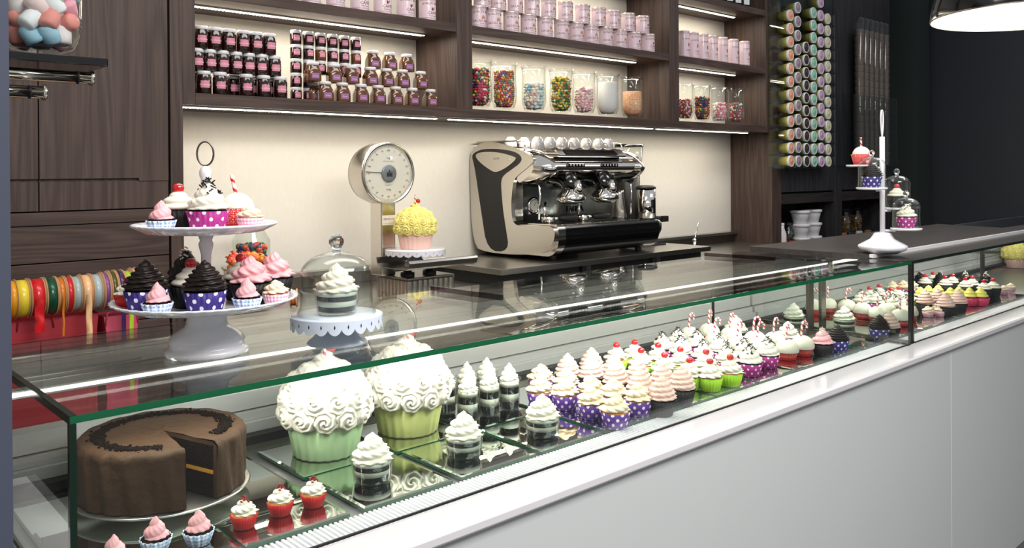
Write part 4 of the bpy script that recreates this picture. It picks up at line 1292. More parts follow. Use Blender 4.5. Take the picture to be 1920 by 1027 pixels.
# tubes
tb = thing('tube_holder', 'clear acrylic wall holder for the six tubes of brown cups', 'holder')
qx0, qx1 = on(1590, 200, Y=3.0).x, on(1672, 200, Y=3.0).x
MB().box(qx0, qx1, 2.955, 2.960, 1.47, 2.02).build('front_plate', 'acryl', tb)
MB().box(qx0, qx0+.006, 2.9605, SY-.0005, 1.47, 2.02).build('side_wall', 'acryl', tb)
MB().box(qx1-.006, qx1, 2.9605, SY-.0005, 1.47, 2.02).build('side_wall', 'acryl', tb)
MB().box(qx0+.006, qx1-.006, 2.9605, SY-.0005, 1.47, 1.476).build('floor_plate', 'acryl', tb)
M['tubecup'] = pm('brown_paper', '6a5a52', .6, noise=.2, nscale=25)
for i in range(6):
    x = on(1612+9.4*i, 200, Y=3.02).x
    t = thing('cup_tube', 'tall clear tube of stacked brown cups on the dark cabinet, %s from left' % ORD[i+1], 'tube', (x, 3.02, 1.4765), 0, 'clear tubes of brown cups')
    r_ = .040
    MB().lathe([(r_, 0), (r_, 1.12), (r_*.8, 1.15), (r_*.3, 1.165), (0, 1.166)], 20, cap=False).build('tube', 'acryl', t)
    b = MB(); z = .002
    while z < 1.06:
        b.lathe([(r_*.80, z), (r_*.92, z+.045), (r_*.92, z+.052), (r_*.8, z+.054)], 16, cap=False); z += .056
    b.build('cup_stack', 'tubecup', t)

# ---- things in the cubbies
mbk = None
def bottle(label, px, Y):
    q = on(px, 430, Y=Y); t = thing('milk_bottle', label, 'bottle', (q.x, Y, .8405), 0, 'white bottles in the left cubby')
    b = MB(); s_ = 1.26
    b.lathe([(0, 0), (.030, 0), (.032, .004), (.032, .14), (.017, .185), (.016, .205), (0, .205)], 20, cap=False); b.build('bottle_body', 'lid', t)
    b = MB(); b.lathe([(.0175, .206), (.0175, .222), (0, .222)], 16, cap=False); b.build('cap', 'lid', t)
bottle('white plastic bottle in the left cubby, left of two', 1457, 3.16); bottle('white plastic bottle in the left cubby, right of two', 1466, 3.15)
def tub(label, px, Y, k, r=.073):
    q = on(px, 430, Y=Y); t = thing('ice_cream_tub', label, 'tub', (q.x, Y, .8405+.1005*k), 0, 'white tubs stacked in the left cubby')
    MB().lathe([(0, 0), (r*.66, 0), (r*.9, .066), (r*.9, .076), (0, .076)], 28, cap=False).build('tub_body', 'lid', t)
    MB().lathe([(r*.92, .0765), (r*1.04, .08), (r*1.05, .094), (r*.98, .100), (0, .100)], 28, cap=False).build('lid', 'lid', t)
for k, w in enumerate(('bottom', 'middle', 'top')):
    tub('white lidded tub, %s of the left-hand stack in the left cubby' % w, 1500, 3.18, k)
    tub('white lidded tub, %s of the right-hand stack in the left cubby' % w, 1522, 3.20, k)
def candyjar(label, flabel, px, Y, z, R, h, pal, seed, size=.009, kind='ball', mat='candy', lidm='blackm'):
    q = on(px, 430, Y=Y); p = (q.x, Y, z)
    t = thing('lidded_glass_jar', label, 'jar', p)
    MB().lathe([(0, 0), (R*.92, 0), (R, .006), (R, h*.8), (R*.7, h*.92), (R*.72, h), (R*.68, h), (R*.66, h*.92), (R*.95, h*.8), (R*.95, .01), (0, .008)], 28, cap=False).build('glass', 'jglass', t)
    MB().lathe([(R*.76, h+.0005), (R*.76, h+.012), (R*.3, h+.02), (0, h+.02)], 24, cap=False).build('lid', lidm, t)
    fill(flabel, p, R*.98, h*.72, pal, size, kind, mat, seed)
candyjar('glass jar of red and green wrapped sweets beside the white bottles', 'red and green wrapped sweets in the jar beside the white bottles', 1478, 3.17, .8405, .045, .20, ['9c1f30', '1f4a30', '1a1a1c', '24543a'], 41, .010, 'wrap')
candyjar('glass jar of brown biscuits in the right cubby, left one', 'brown biscuits in the left jar of the right cubby', 1583, 3.26, .8705, .06, .24, ['6a4a26', '4f3a22', '8a6436'], 42, .012, 'disc', 'candym')
candyjar('glass jar of brown biscuits in the right cubby, right one', 'brown biscuits in the right jar of the right cubby', 1604, 3.30, .8705, .06, .24, ['6a4a26', '4f3a22', '8a6436'], 43, .012, 'disc', 'candym')
def packet(label, px, c, x_):
    q = on(px, 430, Y=3.16); t = thing('sweet_packet', label, 'packet', (q.x, 3.16, .8705))
    m_ = pm('packet_'+x_, c, .35, coat=.4, noise=.25, nscale=60)
    MB().box(-.035, .035, -.016, .016, 0, .07).build('contents', m_, t, bevel=.008)
    MB().box(-.037, .037, -.001, .001, .0705, .095).build('top_fold', 'acryl', t)
for px, c, w in ((1581, 'a86b44', 'brown'), (1594, '1d2b3c', 'dark blue'), (1611, 'c9cdd0', 'white'), (1627, '8a6a48', 'tan'), (1642, '14202e', 'navy')):
    packet('%s clear-topped sweet packet at the front of the right cubby' % w, px, c, w)

# ================================================================== STANDS ON THE TOP GLASS
RV = Vector((_r2.x, _r2.y, 0)).normalized(); FV = Vector((_f.x, _f.y, 0)).normalized()
tc = on(388, 662, Z=1.141)
t2 = thing('two_tier_stand', 'white porcelain two-tier cake stand with a ring handle on the top glass', 'cake stand', (tc.x, tc.y, ztop(tc.y)+.0003))
MB().lathe([(0, 0), (.064, 0), (.068, .004), (.068, .011), (.062, .0135), (.0605, .020), (.0625, .024), (.056, .034), (.046, .041), (.036, .047), (.033, .054), (.032, .068), (.036, .0785), (0, .0785)], 64, cap=False, fl=.012, nfl=32).build('foot', 'porc', t2)
def plate(R, z, name):
    b = MB(); b.lathe([(0, z), (R*.55, z), (R*.8, z+.003), (R*.97, z+.013), (R, z+.016), (R*.985, z+.018), (R*.9, z+.012), (R*.78, z+.0065), (R*.5, z+.0045), (0, z+.0045)], 144, cap=False,
        mul=lambda a, i: 1+(.024*abs(sin(a*22)) if .15 < i < .8 else 0)); return b.build(name, 'porc', t2)
plate(.150, .079, 'lower_plate'); plate(.117, .206, 'upper_plate')
MB().lathe([(.013, .084), (.013, .088), (.0085, .094), (.0075, .12), (.0085, .17), (.0115, .182), (.0125, .188), (.010, .194), (.014, .205), (0, .205)], 24, cap=False).build('stem', 'porc', t2)
MB().lathe([(.012, .2108), (.008, .222), (.0075, .30), (.010, .305), (.010, .313), (.006, .320), (0, .322)], 24, cap=False).build('upper_stem', 'porc', t2)
b = MB(); b.tube([(.0135*sin(a), 0, .3425+.0205*-cos(a)) for a in [2*pi*i/28 for i in range(28)]], .0016, 8, 0, close=True)
o = b.build('ring_handle', 'steeld', t2); o.rotation_euler = (0, 0, -.5)

zl = t2.location.z+.0840; zu = t2.location.z+.2110
def at2(dx, dy, z): return (tc.x+RV.x*dx+FV.x*dy, tc.y+RV.y*dx+FV.y*dy, z)
G2 = None
db.put(at2(-.072, -.072, zl), .4, 'large dark swirl cupcake in a navy dotted case, left one on the lower tier')
db.put(at2(.030, -.088, zl), 2.4, 'large dark swirl cupcake in a navy dotted case, middle of the lower tier')
mb.put(at2(-.034, -.118, zl), 1.4, 'mini pink-topped blue gingham cupcake at the front rim of the lower tier')
mb.put(at2(.092, -.070, zl), 2.2, 'mini pink-topped blue gingham cupcake at the right of the lower tier')
mp_.put(at2(.125, -.022, zl), .2, 'mini cream cupcake in a pink gingham case, right rim of the lower tier')
wr.put(at2(-.018, -.022, zl), .2, 'ringed white cherry cupcake beside the stem of the lower tier')
wr.put(at2(.040, .060, zl), .2, 'ringed white cherry cupcake behind the stem of the lower tier')
bw.put(at2(-.052, .045, zl), .2, 'dark cupcake with white flakes at the back of the lower tier')
rp = cupcake('rose_cupcake', 'lblack', 'rose', 'ruffle', 'x', fH=.046, turns=2.4); rp = Proto(rp)
rp.put(at2(.074, .005, zl), .2, 'ruffled rose pink cupcake right of the stem, front one, lower tier')
rp.put(at2(.095, .075, zl), 1.2, 'ruffled rose pink cupcake at the back right of the lower tier')
mr.put(at2(-.118, -.035, zl), 0, 'mini cupcake in a red case at the left rim of the lower tier')
wr.put(at2(-.042, -.012, zu), 2, 'ringed white cherry cupcake in a black case on the upper tier')
mg.put(at2(.022, -.050, zu), 1, 'dark-flaked white cupcake in a magenta dotted case on the upper tier')
mb.put(at2(-.046, -.072, zu), 3, 'mini pink-topped blue gingham cupcake at the front of the upper tier')
mp_.put(at2(.079, -.010, zu), 3, 'mini cream cupcake in a pink gingham case on the upper tier')
cst = Proto(cupcake('candy_stick_cupcake', 'lred', 'cream', 'dome', 'x', fH=.030, topping='canestick', fR=.03))
cst.put(at2(.040, .040, zu), 2.2, 'white cupcake with a striped candy stick at the back of the upper tier')


def lacestand(label, loc, R, Hh, mat, foot):
    t = thing('cake_stand', label, 'cake stand', loc)
    MB().lathe([(0, 0), (foot, 0), (foot*.98, .003), (foot*.6, Hh*.42), (foot*.36, Hh*.7), (foot*.30, Hh-.002), (0, Hh-.002)], 40, cap=False).build('foot', mat, t)
    MB().lathe([(0, Hh-.0015), (R-.001, Hh-.0015), (R, Hh), (R, Hh+.002), (0, Hh+.002)], 64, cap=False).build('plate', mat, t)
    b = MB(); n = 22*10; vs = []; fs = []
    for k in range(n):
        a = 2*pi*k/n; dz = .013+.010*abs(sin(a*11))**.7
        for z in (Hh+.001, Hh-dz): vs.append(((R+.0006)*cos(a), (R+.0006)*sin(a), z))
        for z in (Hh+.001, Hh-dz): vs.append(((R+.0018)*cos(a), (R+.0018)*sin(a), z))
    for k in range(n):
        j = (k+1) % n
        fs += [(4*k, 4*j, 4*j+1, 4*k+1), (4*k+2, 4*k+3, 4*j+3, 4*j+2), (4*k, 4*k+2, 4*j+2, 4*j), (4*k+1, 4*j+1, 4*j+3, 4*k+3)]
    b.add(vs, fs)
    for k in range(22):       # pierced pattern as small dark openings
        a = 2*pi*(k+.5)/22; c_, s_ = cos(a), sin(a); r_ = R+.0020
        b.add([(r_*c_-.0014*-s_*1, r_*s_-.0014*c_*1, Hh-.009), (r_*c_, r_*s_, Hh-.013), (r_*c_+.0014*-s_, r_*s_+.0014*c_, Hh-.009), (r_*c_, r_*s_, Hh-.004)], [(0, 1, 2, 3)], 1)
    b.build('lace_rim', [mat, 'gap'], t)
    return t
cl = on(632, 642, Z=1.142)
cz = ztop(cl.y)+.0003
lacestand('pale blue cake stand with a lace rim carrying a glass dome', (cl.x, cl.y, cz), .080, .050, 'bluep', .054)
low.put((cl.x, cl.y, cz+.0525), label='low glass of layered cake under the glass dome on the pale blue stand', group='low glasses of layered cake')
def dome(label, loc, R, Hh, knob=.0135, name='glass_dome', flare=1.10):
    t = thing(name, label, 'glass dome', loc)
    pr = [(R*flare, 0), (R*flare, .003), (R*1.02, .013), (R, .03)]
    zc = Hh-R*.62
    if zc > .032: pr.append((R, zc))
    for i in range(1, 9): a = pi/2*i/8; pr.append((max(.006, R*cos(a)), max(zc, .032)+(Hh-max(zc, .032))*sin(a)))
    inn = [(max(.004, r-.0016), z-(.0015 if z > .04 else 0)) for r, z in reversed(pr[:-1])]
    MB().lathe(pr+inn, 48, cap=False).build('bell', 'jglass', t)
    b = MB(); b.lathe([(0, Hh), (knob*.55, Hh), (knob*.5, Hh+knob*.4), (knob*.75, Hh+knob*.55)], 20, cap=False)
    b.sphere((0, 0, Hh+knob*1.35), knob, 20, 12); b.build('knob', 'knobglass', t)
M['knobglass'] = pm('solid_glass', 'f4f6f5', .0, trans=1, ior=1.45)
dome('clear glass dome over the layered cake glass on the pale blue stand', (cl.x, cl.y, cz+.0525), .064, .112)

# ---- spiral stand on the far counter
tr = on(1655, 474, Z=1.156); TZ = GZ1+.0105
ts_ = thing('spiral_cupcake_stand', 'white spiral cupcake stand with small round plates on the dark worktop', 'cupcake stand', (tr.x, tr.y, TZ))
MB().lathe([(0, 0), (.05, 0), (.074, .012), (.081, .022), (.079, .028), (.058, .040), (.040, .050), (.032, .062), (.028, .070), (.018, .073), (0, .073)], 48, cap=False).build('foot', 'porc', ts_)
MB().cyl((0, 0, .073), (0, 0, .405), .0088, 16).build('pole', 'porc', ts_)
b = MB(); b.tube([(.012*sin(a)*abs(sin(a/2)), 0, .452-.045*cos(a)) for a in [2*pi*i/24 for i in range(24)]], .003, 8, close=True); b.build('loop_handle', 'porc', ts_)
tiers = [(-.064, .02, .300), (-.056, -.045, .222), (.060, .02, .150), (.066, -.035, .082)]
for i, (dx, dy, z) in enumerate(tiers):
    v = RV*dx+FV*dy
    b = MB(); b.lathe([(0, 0), (.045, 0), (.050, .003), (.050, .008), (0, .0075)], 60, cap=False, mul=lambda a, i: 1+.015*abs(sin(a*15)))
    o = b.build('plate', 'porc', ts_, (v.x, v.y, z))
    b = MB(); e = v*.5; b.cyl((0, 0, z-.003), (e.x*1.1, e.y*1.1, z-.003), .004, 8); b.build('arm', 'porc', ts_)
def pt(i):
    dx, dy, z = tiers[i]; v = RV*dx+FV*dy; return (tr.x+v.x, tr.y+v.y, TZ+z+.0085)
cst.put(pt(0), 3.4, 'white domed red-case cupcake with a candy stick on the top plate of the spiral stand')
db.put(pt(1), 0, 'dark swirl cupcake in a navy case under a dome of the spiral stand')
wr.put(pt(2), 0, 'ringed cherry cupcake under a dome of the spiral stand')
mg.put(pt(3), 0, 'white swirl cupcake in a magenta case under the lowest dome of the spiral stand')
for i, w in ((1, 'over the dark cupcake on the left of the spiral stand'), (2, 'over the cherry cupcake on the spiral stand'), (3, 'over the magenta cupcake on the spiral stand')):
    dome('small clear glass dome '+w, pt(i), .044, .104 if i != 2 else .112, .010, 'small_glass_dome', 1.03)

# ================================================================== SCALE, YELLOW GIANT CUPCAKE
wz = .9305
fy = 2.86
ax = on(765, 530, Y=fy).x; bx = on(852, 515, Y=fy).x
sc = thing('counter_scale', 'old chrome counter scale with a large round dial on the back counter', 'scale')
by = 3.10
n = 15
def wavebox():
    b = MB(); pts = []
    def side(p0, p1, n_, nx, ny):
        for i in range(n_*6):
            t = i/(n_*6); w = .004*abs(sin(pi*t*n_))
            pts.append((p0[0]+(p1[0]-p0[0])*t+nx*w, p0[1]+(p1[1]-p0[1])*t+ny*w))
    side((ax, fy), (bx, fy), 9, 0, -1); side((bx, fy), (bx, by), 9, 1, 0); side((bx, by), (ax, by), 9, 0, 1); side((ax, by), (ax, fy), 9, -1, 0)
    b.prism(pts, wz, wz+.062, axes='xy'); return b
wavebox().build('ribbed_base', 'satin', sc)
MB().box(ax-.002, bx+.002, fy-.002, by+.002, wz+.0625, wz+.075).build('base_top', 'steeld', sc, bevel=.005, seg=3)
# the pan: a trough with curled front and back
px0, px1 = on(762, 500, Y=2.77).x, on(890, 485, Y=2.77).x
pan = []
prof = [(2.752, 1.088), (2.747, 1.080), (2.757, 1.060), (2.78, 1.050), (2.96, 1.050), (2.985, 1.062), (2.993, 1.088)]
inn = [(y+(.003 if y < 2.87 else -.003), z+.003) for y, z in reversed(prof)]
MB().prism(prof+inn, px0, px1, smooth=False).build('pan', 'steel', sc, bevel=.001)
mxp = (px0+px1)/2
for x in (px0+.12, px1-.12):
    MB().lathe([(.03, wz+.0755), (.03, wz+.09), (.018, wz+.092), (.018, wz+.105), (.035, wz+.112), (.035, 1.0495), (0, 1.0495)], 24, c=(x, 2.935, 0), cap=False).build('pan_post', 'blackm', sc)
# column and dial
dc = on(730, 325, Y=2.98)
cx0, cx1 = on(715.5, 430, Y=3.0).x, on(742, 430, Y=3.0).x; cxm = (cx0+cx1)/2
MB().box(cx0, cx1, 3.0, 3.09, 1.0058, dc.z-.118).build('column', 'satin', sc, bevel=.006, seg=3)
MB().cyl((dc.x, 3.05, dc.z-.13), (dc.x, 3.05, dc.z-.10), .012).build('column_neck', 'chrome', sc)
M['enamel'] = pm('cream_enamel', 'ece5d6', .3, coat=.3)
M['plategrey'] = pm('grey_dial_hub', '8f9296', .3, .5)
DR = .132
b = MB(); b.T = Matrix.Translation((dc.x, 2.98, dc.z)) @ Matrix.Rotation(pi/2, 4, 'X')
b.lathe([(0, -.15), (DR*.82, -.15), (DR*.94, -.13), (DR, -.09), (DR, -.012), (DR*.985, 0), (DR*.93, 0), (DR*.92, -.008), (0, -.008)], 64, cap=False)
b.build('dial_drum', 'satin', sc)
b = MB(); b.T = Matrix.Translation((dc.x, 2.98, dc.z)) @ Matrix.Rotation(pi/2, 4, 'X')
b.lathe([(DR*.915, -.0075), (0, -.0072)], 64, cap=False); o = b.build('dial_face', 'enamel', sc)
b = MB()
for k in range(100):
    a = 2*pi*k/100; r1_ = DR*.88; l_ = .010 if k % 10 == 0 else (.007 if k % 5 == 0 else .004)
    b.T = Matrix.Translation((dc.x, 2.986, dc.z)) @ Matrix.Rotation(a, 4, 'Y')
    b.box(-.0004, .0004, -.0003, .0003, r1_-l_, r1_, 1 if k % 10 == 5 else 0)
for k in range(20):
    a = 2*pi*k/20
    tv, tf = textmesh(str((k*5) % 100 or 100), .011, None, .0003); 
    b.T = Matrix.Translation((dc.x+DR*.745*sin(a), 2.9858, dc.z+DR*.745*cos(a)-.004)); b.add(tv, tf, k % 2)
for (tx, tz, s_) in (('5 kg', .062, .011), ('10 kg', -.072, .011)):
    b.T = Matrix.Translation((dc.x, 2.9858, dc.z+tz)); tv, tf = textmesh(tx, s_, None, .0003); b.add(tv, tf, 0)
b.T = Matrix.Translation((dc.x, 2.9858, dc.z)); b.box(-.028, .028, -.0002, .0002, .052, .0528); b.box(-.018, .018, -.0002, .0002, -.05, -.0492)
b.build('dial_marks', ['inkk', 'inkr'], sc)
b = MB(); b.T = Matrix.Translation((dc.x, 2.9835, dc.z)) @ Matrix.Rotation(radians(-86), 4, 'Y')
b.box(-.0014, .0014, -.0004, .0004, 0, DR*.86); b.build('pointer', 'inkk', sc)
b = MB(); b.T = Matrix.Translation((dc.x, 2.982, dc.z)) @ Matrix.Rotation(pi/2, 4, 'X')
b.lathe([(.036, -.002), (.036, .003), (.033, .004), (0, .004)], 36, cap=False); b.build('dial_hub', 'plategrey', sc)
b = MB(); b.T = Matrix.Translation((dc.x, 2.9775, dc.z))
b.box(-.014, .014, 0, .0004, -.014, .002)
for k in range(5): b.box(-.014+k*.0062, -.011+k*.0062, -.0002, .0004, .002, .008)
b.prism([(-.005, .008), (.005, .008), (0, .017)], -.0002, .0004, axes='xz'); b.build('hub_emblem', 'inkk', sc)
b = MB(); b.T = Matrix.Translation((dc.x, 2.9772, dc.z)) @ Matrix.Rotation(pi/2, 4, 'X')
b.lathe([(DR*.925, -.003), (DR*.6, .006), (0, .010)], 48, cap=False); b.build('dial_glass', 'jglass', sc)
nz_ = dc.z-.205
b = MB(); b.box(cx0+.002, cx1-.001, 2.9975, 2.9995, nz_-.016, nz_+.026, 0)
for tx, ox, m_ in (('ZERO', -.014, 1), ('&SON', .013, 2)):
    tv, tf = textmesh(tx, .0115, None, .0004); b.T = Matrix.Translation((cxm+ox, 2.9972, nz_+.006)); b.add(tv, tf, m_)
b.T = Matrix.Identity(4); b.box(cx0+.005, cx1-.004, 2.9970, 2.9974, nz_-.009, nz_-.0082, 2)
b.build('name_plate', ['enamel', 'inkk', 'inkr'], sc)

ys = on(779, 470, Y=2.875); ys.z = 1.0535
lacestand('white cake stand with a lace rim on the scale pan', ys, .125, .070, 'porc', .050)
yg = giant('giant cupcake with yellow piped roses in a pale pink fluted base on the scale', (ys.x, ys.y, ys.z+.0725), 'ppaper', 'lemon', .94)

M['goldlid'] = pm('gold_lid', 'd9b878', .25, 1)
# ---- jars of sweets and a ribbon roll on the left of the back counter
q = on(471, 430, Y=3.20)
candyjar('tall square-shouldered glass jar of gumballs behind the two-tier stand', 'red, green and blue gumballs in the tall jar behind the two-tier stand', 471, 3.20, .9305, .074, .31,
         ['c8341f', 'd9482a', 'b3202c', '1f5a38', '1d3f6a', 'c9502a'], 51, .0125, 'ball', lidm='goldlid')
q = on(462, 490, Y=2.98); p = (q.x, 2.98, .9305)
vase('glass bowl of cellophane-wrapped orange sweets behind the lower tier', p, .085, .17)
fill('cellophane-wrapped orange and red sweets heaped in the bowl behind the lower tier', p, .085, .205, ['e8742a', 'f0922f', 'd8402a', 'f4b45a', 'e8742a'], .0155, 'wrap', 'candy', 52)
q = on(551, 555, Y=2.95)
rr_ = thing('ribbon_roll', 'orange ribbon roll standing on the back counter left of the glass dome', 'ribbon roll', (q.x, 2.95, .9305+.0365), -.6)
M['kraft'] = pm('kraft_card', 'c9a27a', .7)
for x in (-.012, .010): 
    b = MB(); b.T = Matrix.Rotation(pi/2, 4, 'Y'); b.lathe([(.008, x), (.036, x), (.036, x+.002), (.008, x+.002)], 32, cap=False); b.build('flange', 'kraft', rr_)
b = MB(); b.T = Matrix.Rotation(pi/2, 4, 'Y'); b.lathe([(.008, -.0095), (.030, -.0095), (.030, .0095), (.008, .0095)], 32, cap=False); b.build('ribbon', pm('orange_ribbon', 'd9702c', .35), rr_)

# ================================================================== RIBBONS AND RED BAGS
gb = thing('low_sideboard', 'low dark sideboard under the ribbon rail at the far left', 'sideboard')
MB().box(.1, 1.08, 2.78, SY-.002, 0, .58).build('body', 'woodh', gb, bevel=.002)
RYY = 2.86
rc0 = on(22, 570, Y=RYY); rc1 = on(272, 541, Y=RYY); RZ = 1.075
rail = thing('ribbon_rail', 'metal rail holding the coloured ribbon rolls in front of the brown drawers', 'rail')
MB().cyl((.40, RYY, RZ), (rc1.x+.03, RYY, RZ), .006).build('rod', 'steeld', rail)
for x in (.42, rc1.x+.02): MB().box(x-.004, x+.004, RYY-.004, SY-.001, RZ-.004, RZ+.004).build('bracket', 'steeld', rail)
rib = [(20, 34, 'e39a1c', 'golden', 1), (34, 56, 'e8cf3a', 'yellow', 1), (61, 85, 'cf1a22', 'broad red', 1), (90, 109, '0d4a32', 'dark green', 1), (112, 124, 'c9721d', 'copper orange', .98), (128, 139, 'c8202c', 'narrow red', .98),
       (141, 154, '9fb0b2', 'silver, left', .95), (158, 174, 'e8b98a', 'peach', 1), (178, 193, 'a5b6ba', 'silver, right', .98), (198, 207, '7e4c8a', 'purple', 1.03), (211, 221, '4a4a1c', 'olive', 1.08), (224, 236, '3b2250', 'dark violet', 1.08),
       (239, 251, 'a8c832', 'lime', 1.03), (254, 262, 'eda48c', 'salmon pink', 1.13), (264, 274, 'eedf6e', 'pale yellow', 1.02)]
for i, (a, c, cc_, nm, k) in enumerate(rib):
    xa_, xb_ = on(a, 555, Y=RYY-.05).x, on(c, 555, Y=RYY-.05).x
    w = (xb_-xa_)/2+.0012; R_ = .060*k
    t = thing('ribbon_roll', '%s ribbon roll on the rail at the far left' % nm, 'ribbon roll', ((xa_+xb_)/2, RYY, RZ), 0, 'ribbon rolls on the rail')
    rm = pm('ribbon_%d' % i, cc_, .3, coat=.3)
    for s_ in (-1, 1):
        b = MB(); b.T = Matrix.Rotation(pi/2, 4, 'Y'); x_ = s_*(w-.001)
        b.lathe([(.0065, x_-.0006), (R_, x_-.0006), (R_, x_+.0006), (.0065, x_+.0006)], 40, cap=False); b.build('flange', 'kraft', t)
    b = MB(); b.T = Matrix.Rotation(pi/2, 4, 'Y'); b.lathe([(.0065, -w+.002), (R_*.93, -w+.002), (R_*.93, w-.002), (.0065, w-.002)], 40, cap=False); b.build('ribbon', rm, t)
    if nm in ('peach', 'lime', 'dark violet', 'copper orange', 'broad red'):
        L_ = {'peach': .17, 'lime': .32, 'dark violet': .26, 'copper orange': .12, 'broad red': .10}[nm]
        b = MB(); vs = []; ww = (w-.004)*(.9 if nm != 'copper orange' else .5)
        for j in range(13):
            z = -L_*j/12; y = -R_*.935-.001*sin(j*.9)
            vs += [(-ww+.001*sin(j), y, z), (ww+.001*sin(j), y, z), (ww, y-.0006, z), (-ww, y-.0006, z)]
        fs = []
        for j in range(12):
            for m_ in range(4): fs.append((j*4+m_, j*4+(m_+1) % 4, j*4+4+(m_+1) % 4, j*4+4+m_))
        b.add(vs, fs, 0, True); b.build('ribbon_tail', rm, t)
def giftbag(label, x0, x1, y0, y1, z1, c, nm):
    t = thing('paper_bag', label, 'bag')
    m_ = pm('bag_'+nm, c, .6, noise=.12, nscale=6)
    b = MB(); z0 = .5805; N_ = 8
    vs = []
    for j in range(N_+1):
        z = z0+(z1-z0)*j/N_; w = .004*sin(j*1.7)
        vs += [(x0-w, y0+w, z), (x1+w, y0+w*.6, z), (x1+w, y1, z), (x0-w, y1, z)]
    fs = [(3, 2, 1, 0)]
    for j in range(N_):
        for k in range(4): fs.append((j*4+k, j*4+(k+1) % 4, j*4+4+(k+1) % 4, j*4+4+k))
    b.add(vs, fs, 0); b.build('bag_body', m_, t)
    xm = (x0+x1)/2
    b = MB()
    b.tube([(xm-.05, y0-.003, z1-.03), (xm-.045, y0-.006, z1+.012), (xm, y0-.008, z1+.03), (xm+.045, y0-.006, z1+.012), (xm+.05, y0-.003, z1-.03)], .0022, 6); b.build('handle', m_, t)
    return t
giftbag('large crimson paper bag below the ribbon rolls', .44, .795, 2.87, 2.99, 1.005, 'a5202f', 'crimson')
giftbag('pink paper bag at the right end under the ribbon rolls', .815, .915, 2.86, 2.97, .99, 'c94a62', 'pink')

# ================================================================== HANGING SHELF WITH MARSHMALLOW VASE
HX = on(203, 115, Y=1.8).x; HZ = on(203, 110, Y=1.8).z
hs = thing('glass_shelf', 'black shelf board with two chrome tubes under it at the upper left', 'shelf')
MB().box(-.25, HX, 1.8, 2.02, HZ-.016, HZ).build('board', 'black', hs, bevel=.002)
for x_, y_, z_ in ((on(174, 148, Y=1.82).x, 1.82, HZ-.040), (on(86, 178, Y=1.82).x, 1.82, HZ-.074)):
    MB().cyl((-.25, y_, z_), (x_-.006, y_, z_), .0125, 20).build('tube', 'chrome', hs)
    MB().cyl((x_-.030, y_, z_), (x_-.027, y_, z_), .0132, 20).build('collar', 'blackm', hs)
    MB().cyl((x_-.006, y_, z_), (x_, y_, z_), .0155, 20).build('end_cap', 'chrome', hs)
MB().box(-.27, -.25, 1.79, 2.03, 0, 2.4).build('upright', 'steeld', hs)
MB().box(.0, .02, 1.83, 1.99, HZ-.03, HZ-.0165).build('bracket', 'chrome', hs)
hp = (on(76, 50, Y=1.9).x, 1.905, HZ+.0003)
vase('large glass vase of marshmallows at the top left corner', hp, .078, .34)
fill('large pink, blue and white marshmallows in the vase at the top left', hp, .078, .30, ['f3d6d8', 'eda3b6', 'e28f86', 'eef1f5', '9cc4da', 'f5ece2', 'f0e4e6'], .0185, 'mallow', 'candym', 61)

# ================================================================== PENDANT LAMP
v = _r2*((1934-960)/FPX)+_d2*((31-PPY)/FPX)+_f
pl = Vector((0, 0, CAMH))+v*3.0
pd = thing('pendant_lamp', 'large black dome pendant lamp with a white inside, upper right corner', 'lamp', pl)
PR = .33
M['lampin'] = pm('lamp_white_inside', 'f4f0e4', .6)
pr = [(PR*cos(a), PR*.86*sin(a)) for a in [radians(90*i/14) for i in range(14)]]+[(.03, PR*.86)]
MB().lathe(pr+[(r-.003 if r > .03 else r, z-.002) for r, z in reversed(pr[:-1])][:0], 64, cap=False).build('shade', 'black', pd)
MB().lathe([(r-.0035, z) for r, z in pr], 64, cap=False).build('shade_lining', 'lampin', pd)
MB().lathe([(PR-.004, 0), (PR+.0005, 0), (PR+.0005, .004)], 64, cap=False).build('rim', 'satin', pd)
MB().sphere((0, 0, .15), .04, 20, 12).build('bulb', pm('bulb_glow', 'ffffff', .5, emit='fff4e0', estr=14), pd)
MB().cyl((0, 0, .16), (0, 0, PR*.86), .02).build('socket', 'blackm', pd)
MB().cyl((0, 0, PR*.86+.001), (0, 0, PR*.86+.05), .03).build('cap', 'black', pd)
MB().cyl((0, 0, PR*.86+.05), (0, 0, 1.1), .003, 6).build('cord', 'blackm', pd)
lp = bpy.data.lights.new('pendant_light', 'POINT'); lp.energy = 3.5; lp.color = (1, .95, .86); lp.shadow_soft_size = .05
lo = bpy.data.objects.new('pendant_light', lp); COL.objects.link(lo); lo.location = pl+Vector((0, 0, .055))

# ================================================================== ESPRESSO MACHINE
XL, XR = 2.785, 3.600
PZ = 1.0123
def pf_(pts, X=XL): 
    out = []
    for a in pts: q = on(a[0], a[1], X=X); out.append((q.y, q.z))
    return out
def smoothpoly(P, it=2):
    for _ in range(it):
        Q = []
        for i in range(len(P)):
            a, c = P[i], P[(i+1) % len(P)]
            if math.hypot(a[0]-c[0], a[1]-c[1]) < .004: Q.append(((a[0]+c[0])/2, (a[1]+c[1])/2)); continue
            Q.append((a[0]*.75+c[0]*.25, a[1]*.75+c[1]*.25)); Q.append((a[0]*.25+c[0]*.75, a[1]*.25+c[1]*.75))
        P = Q
    return P
em = thing('espresso_machine', 'large chrome two-group coffee machine with black side inlay on the steel platform', 'coffee machine')
panel = pf_([(886, 462), (881, 330), (881, 289), (893, 274), (908, 265), (940, 268), (971, 279), (990, 287), (1001, 297), (998, 307), (970, 329), (963, 338), (960, 360), (958, 384), (961, 421), (985, 424), (1017, 424), (1036, 425), (1041, 436), (1038, 455), (1022, 473), (1000, 477), (956, 477), (915, 473)])
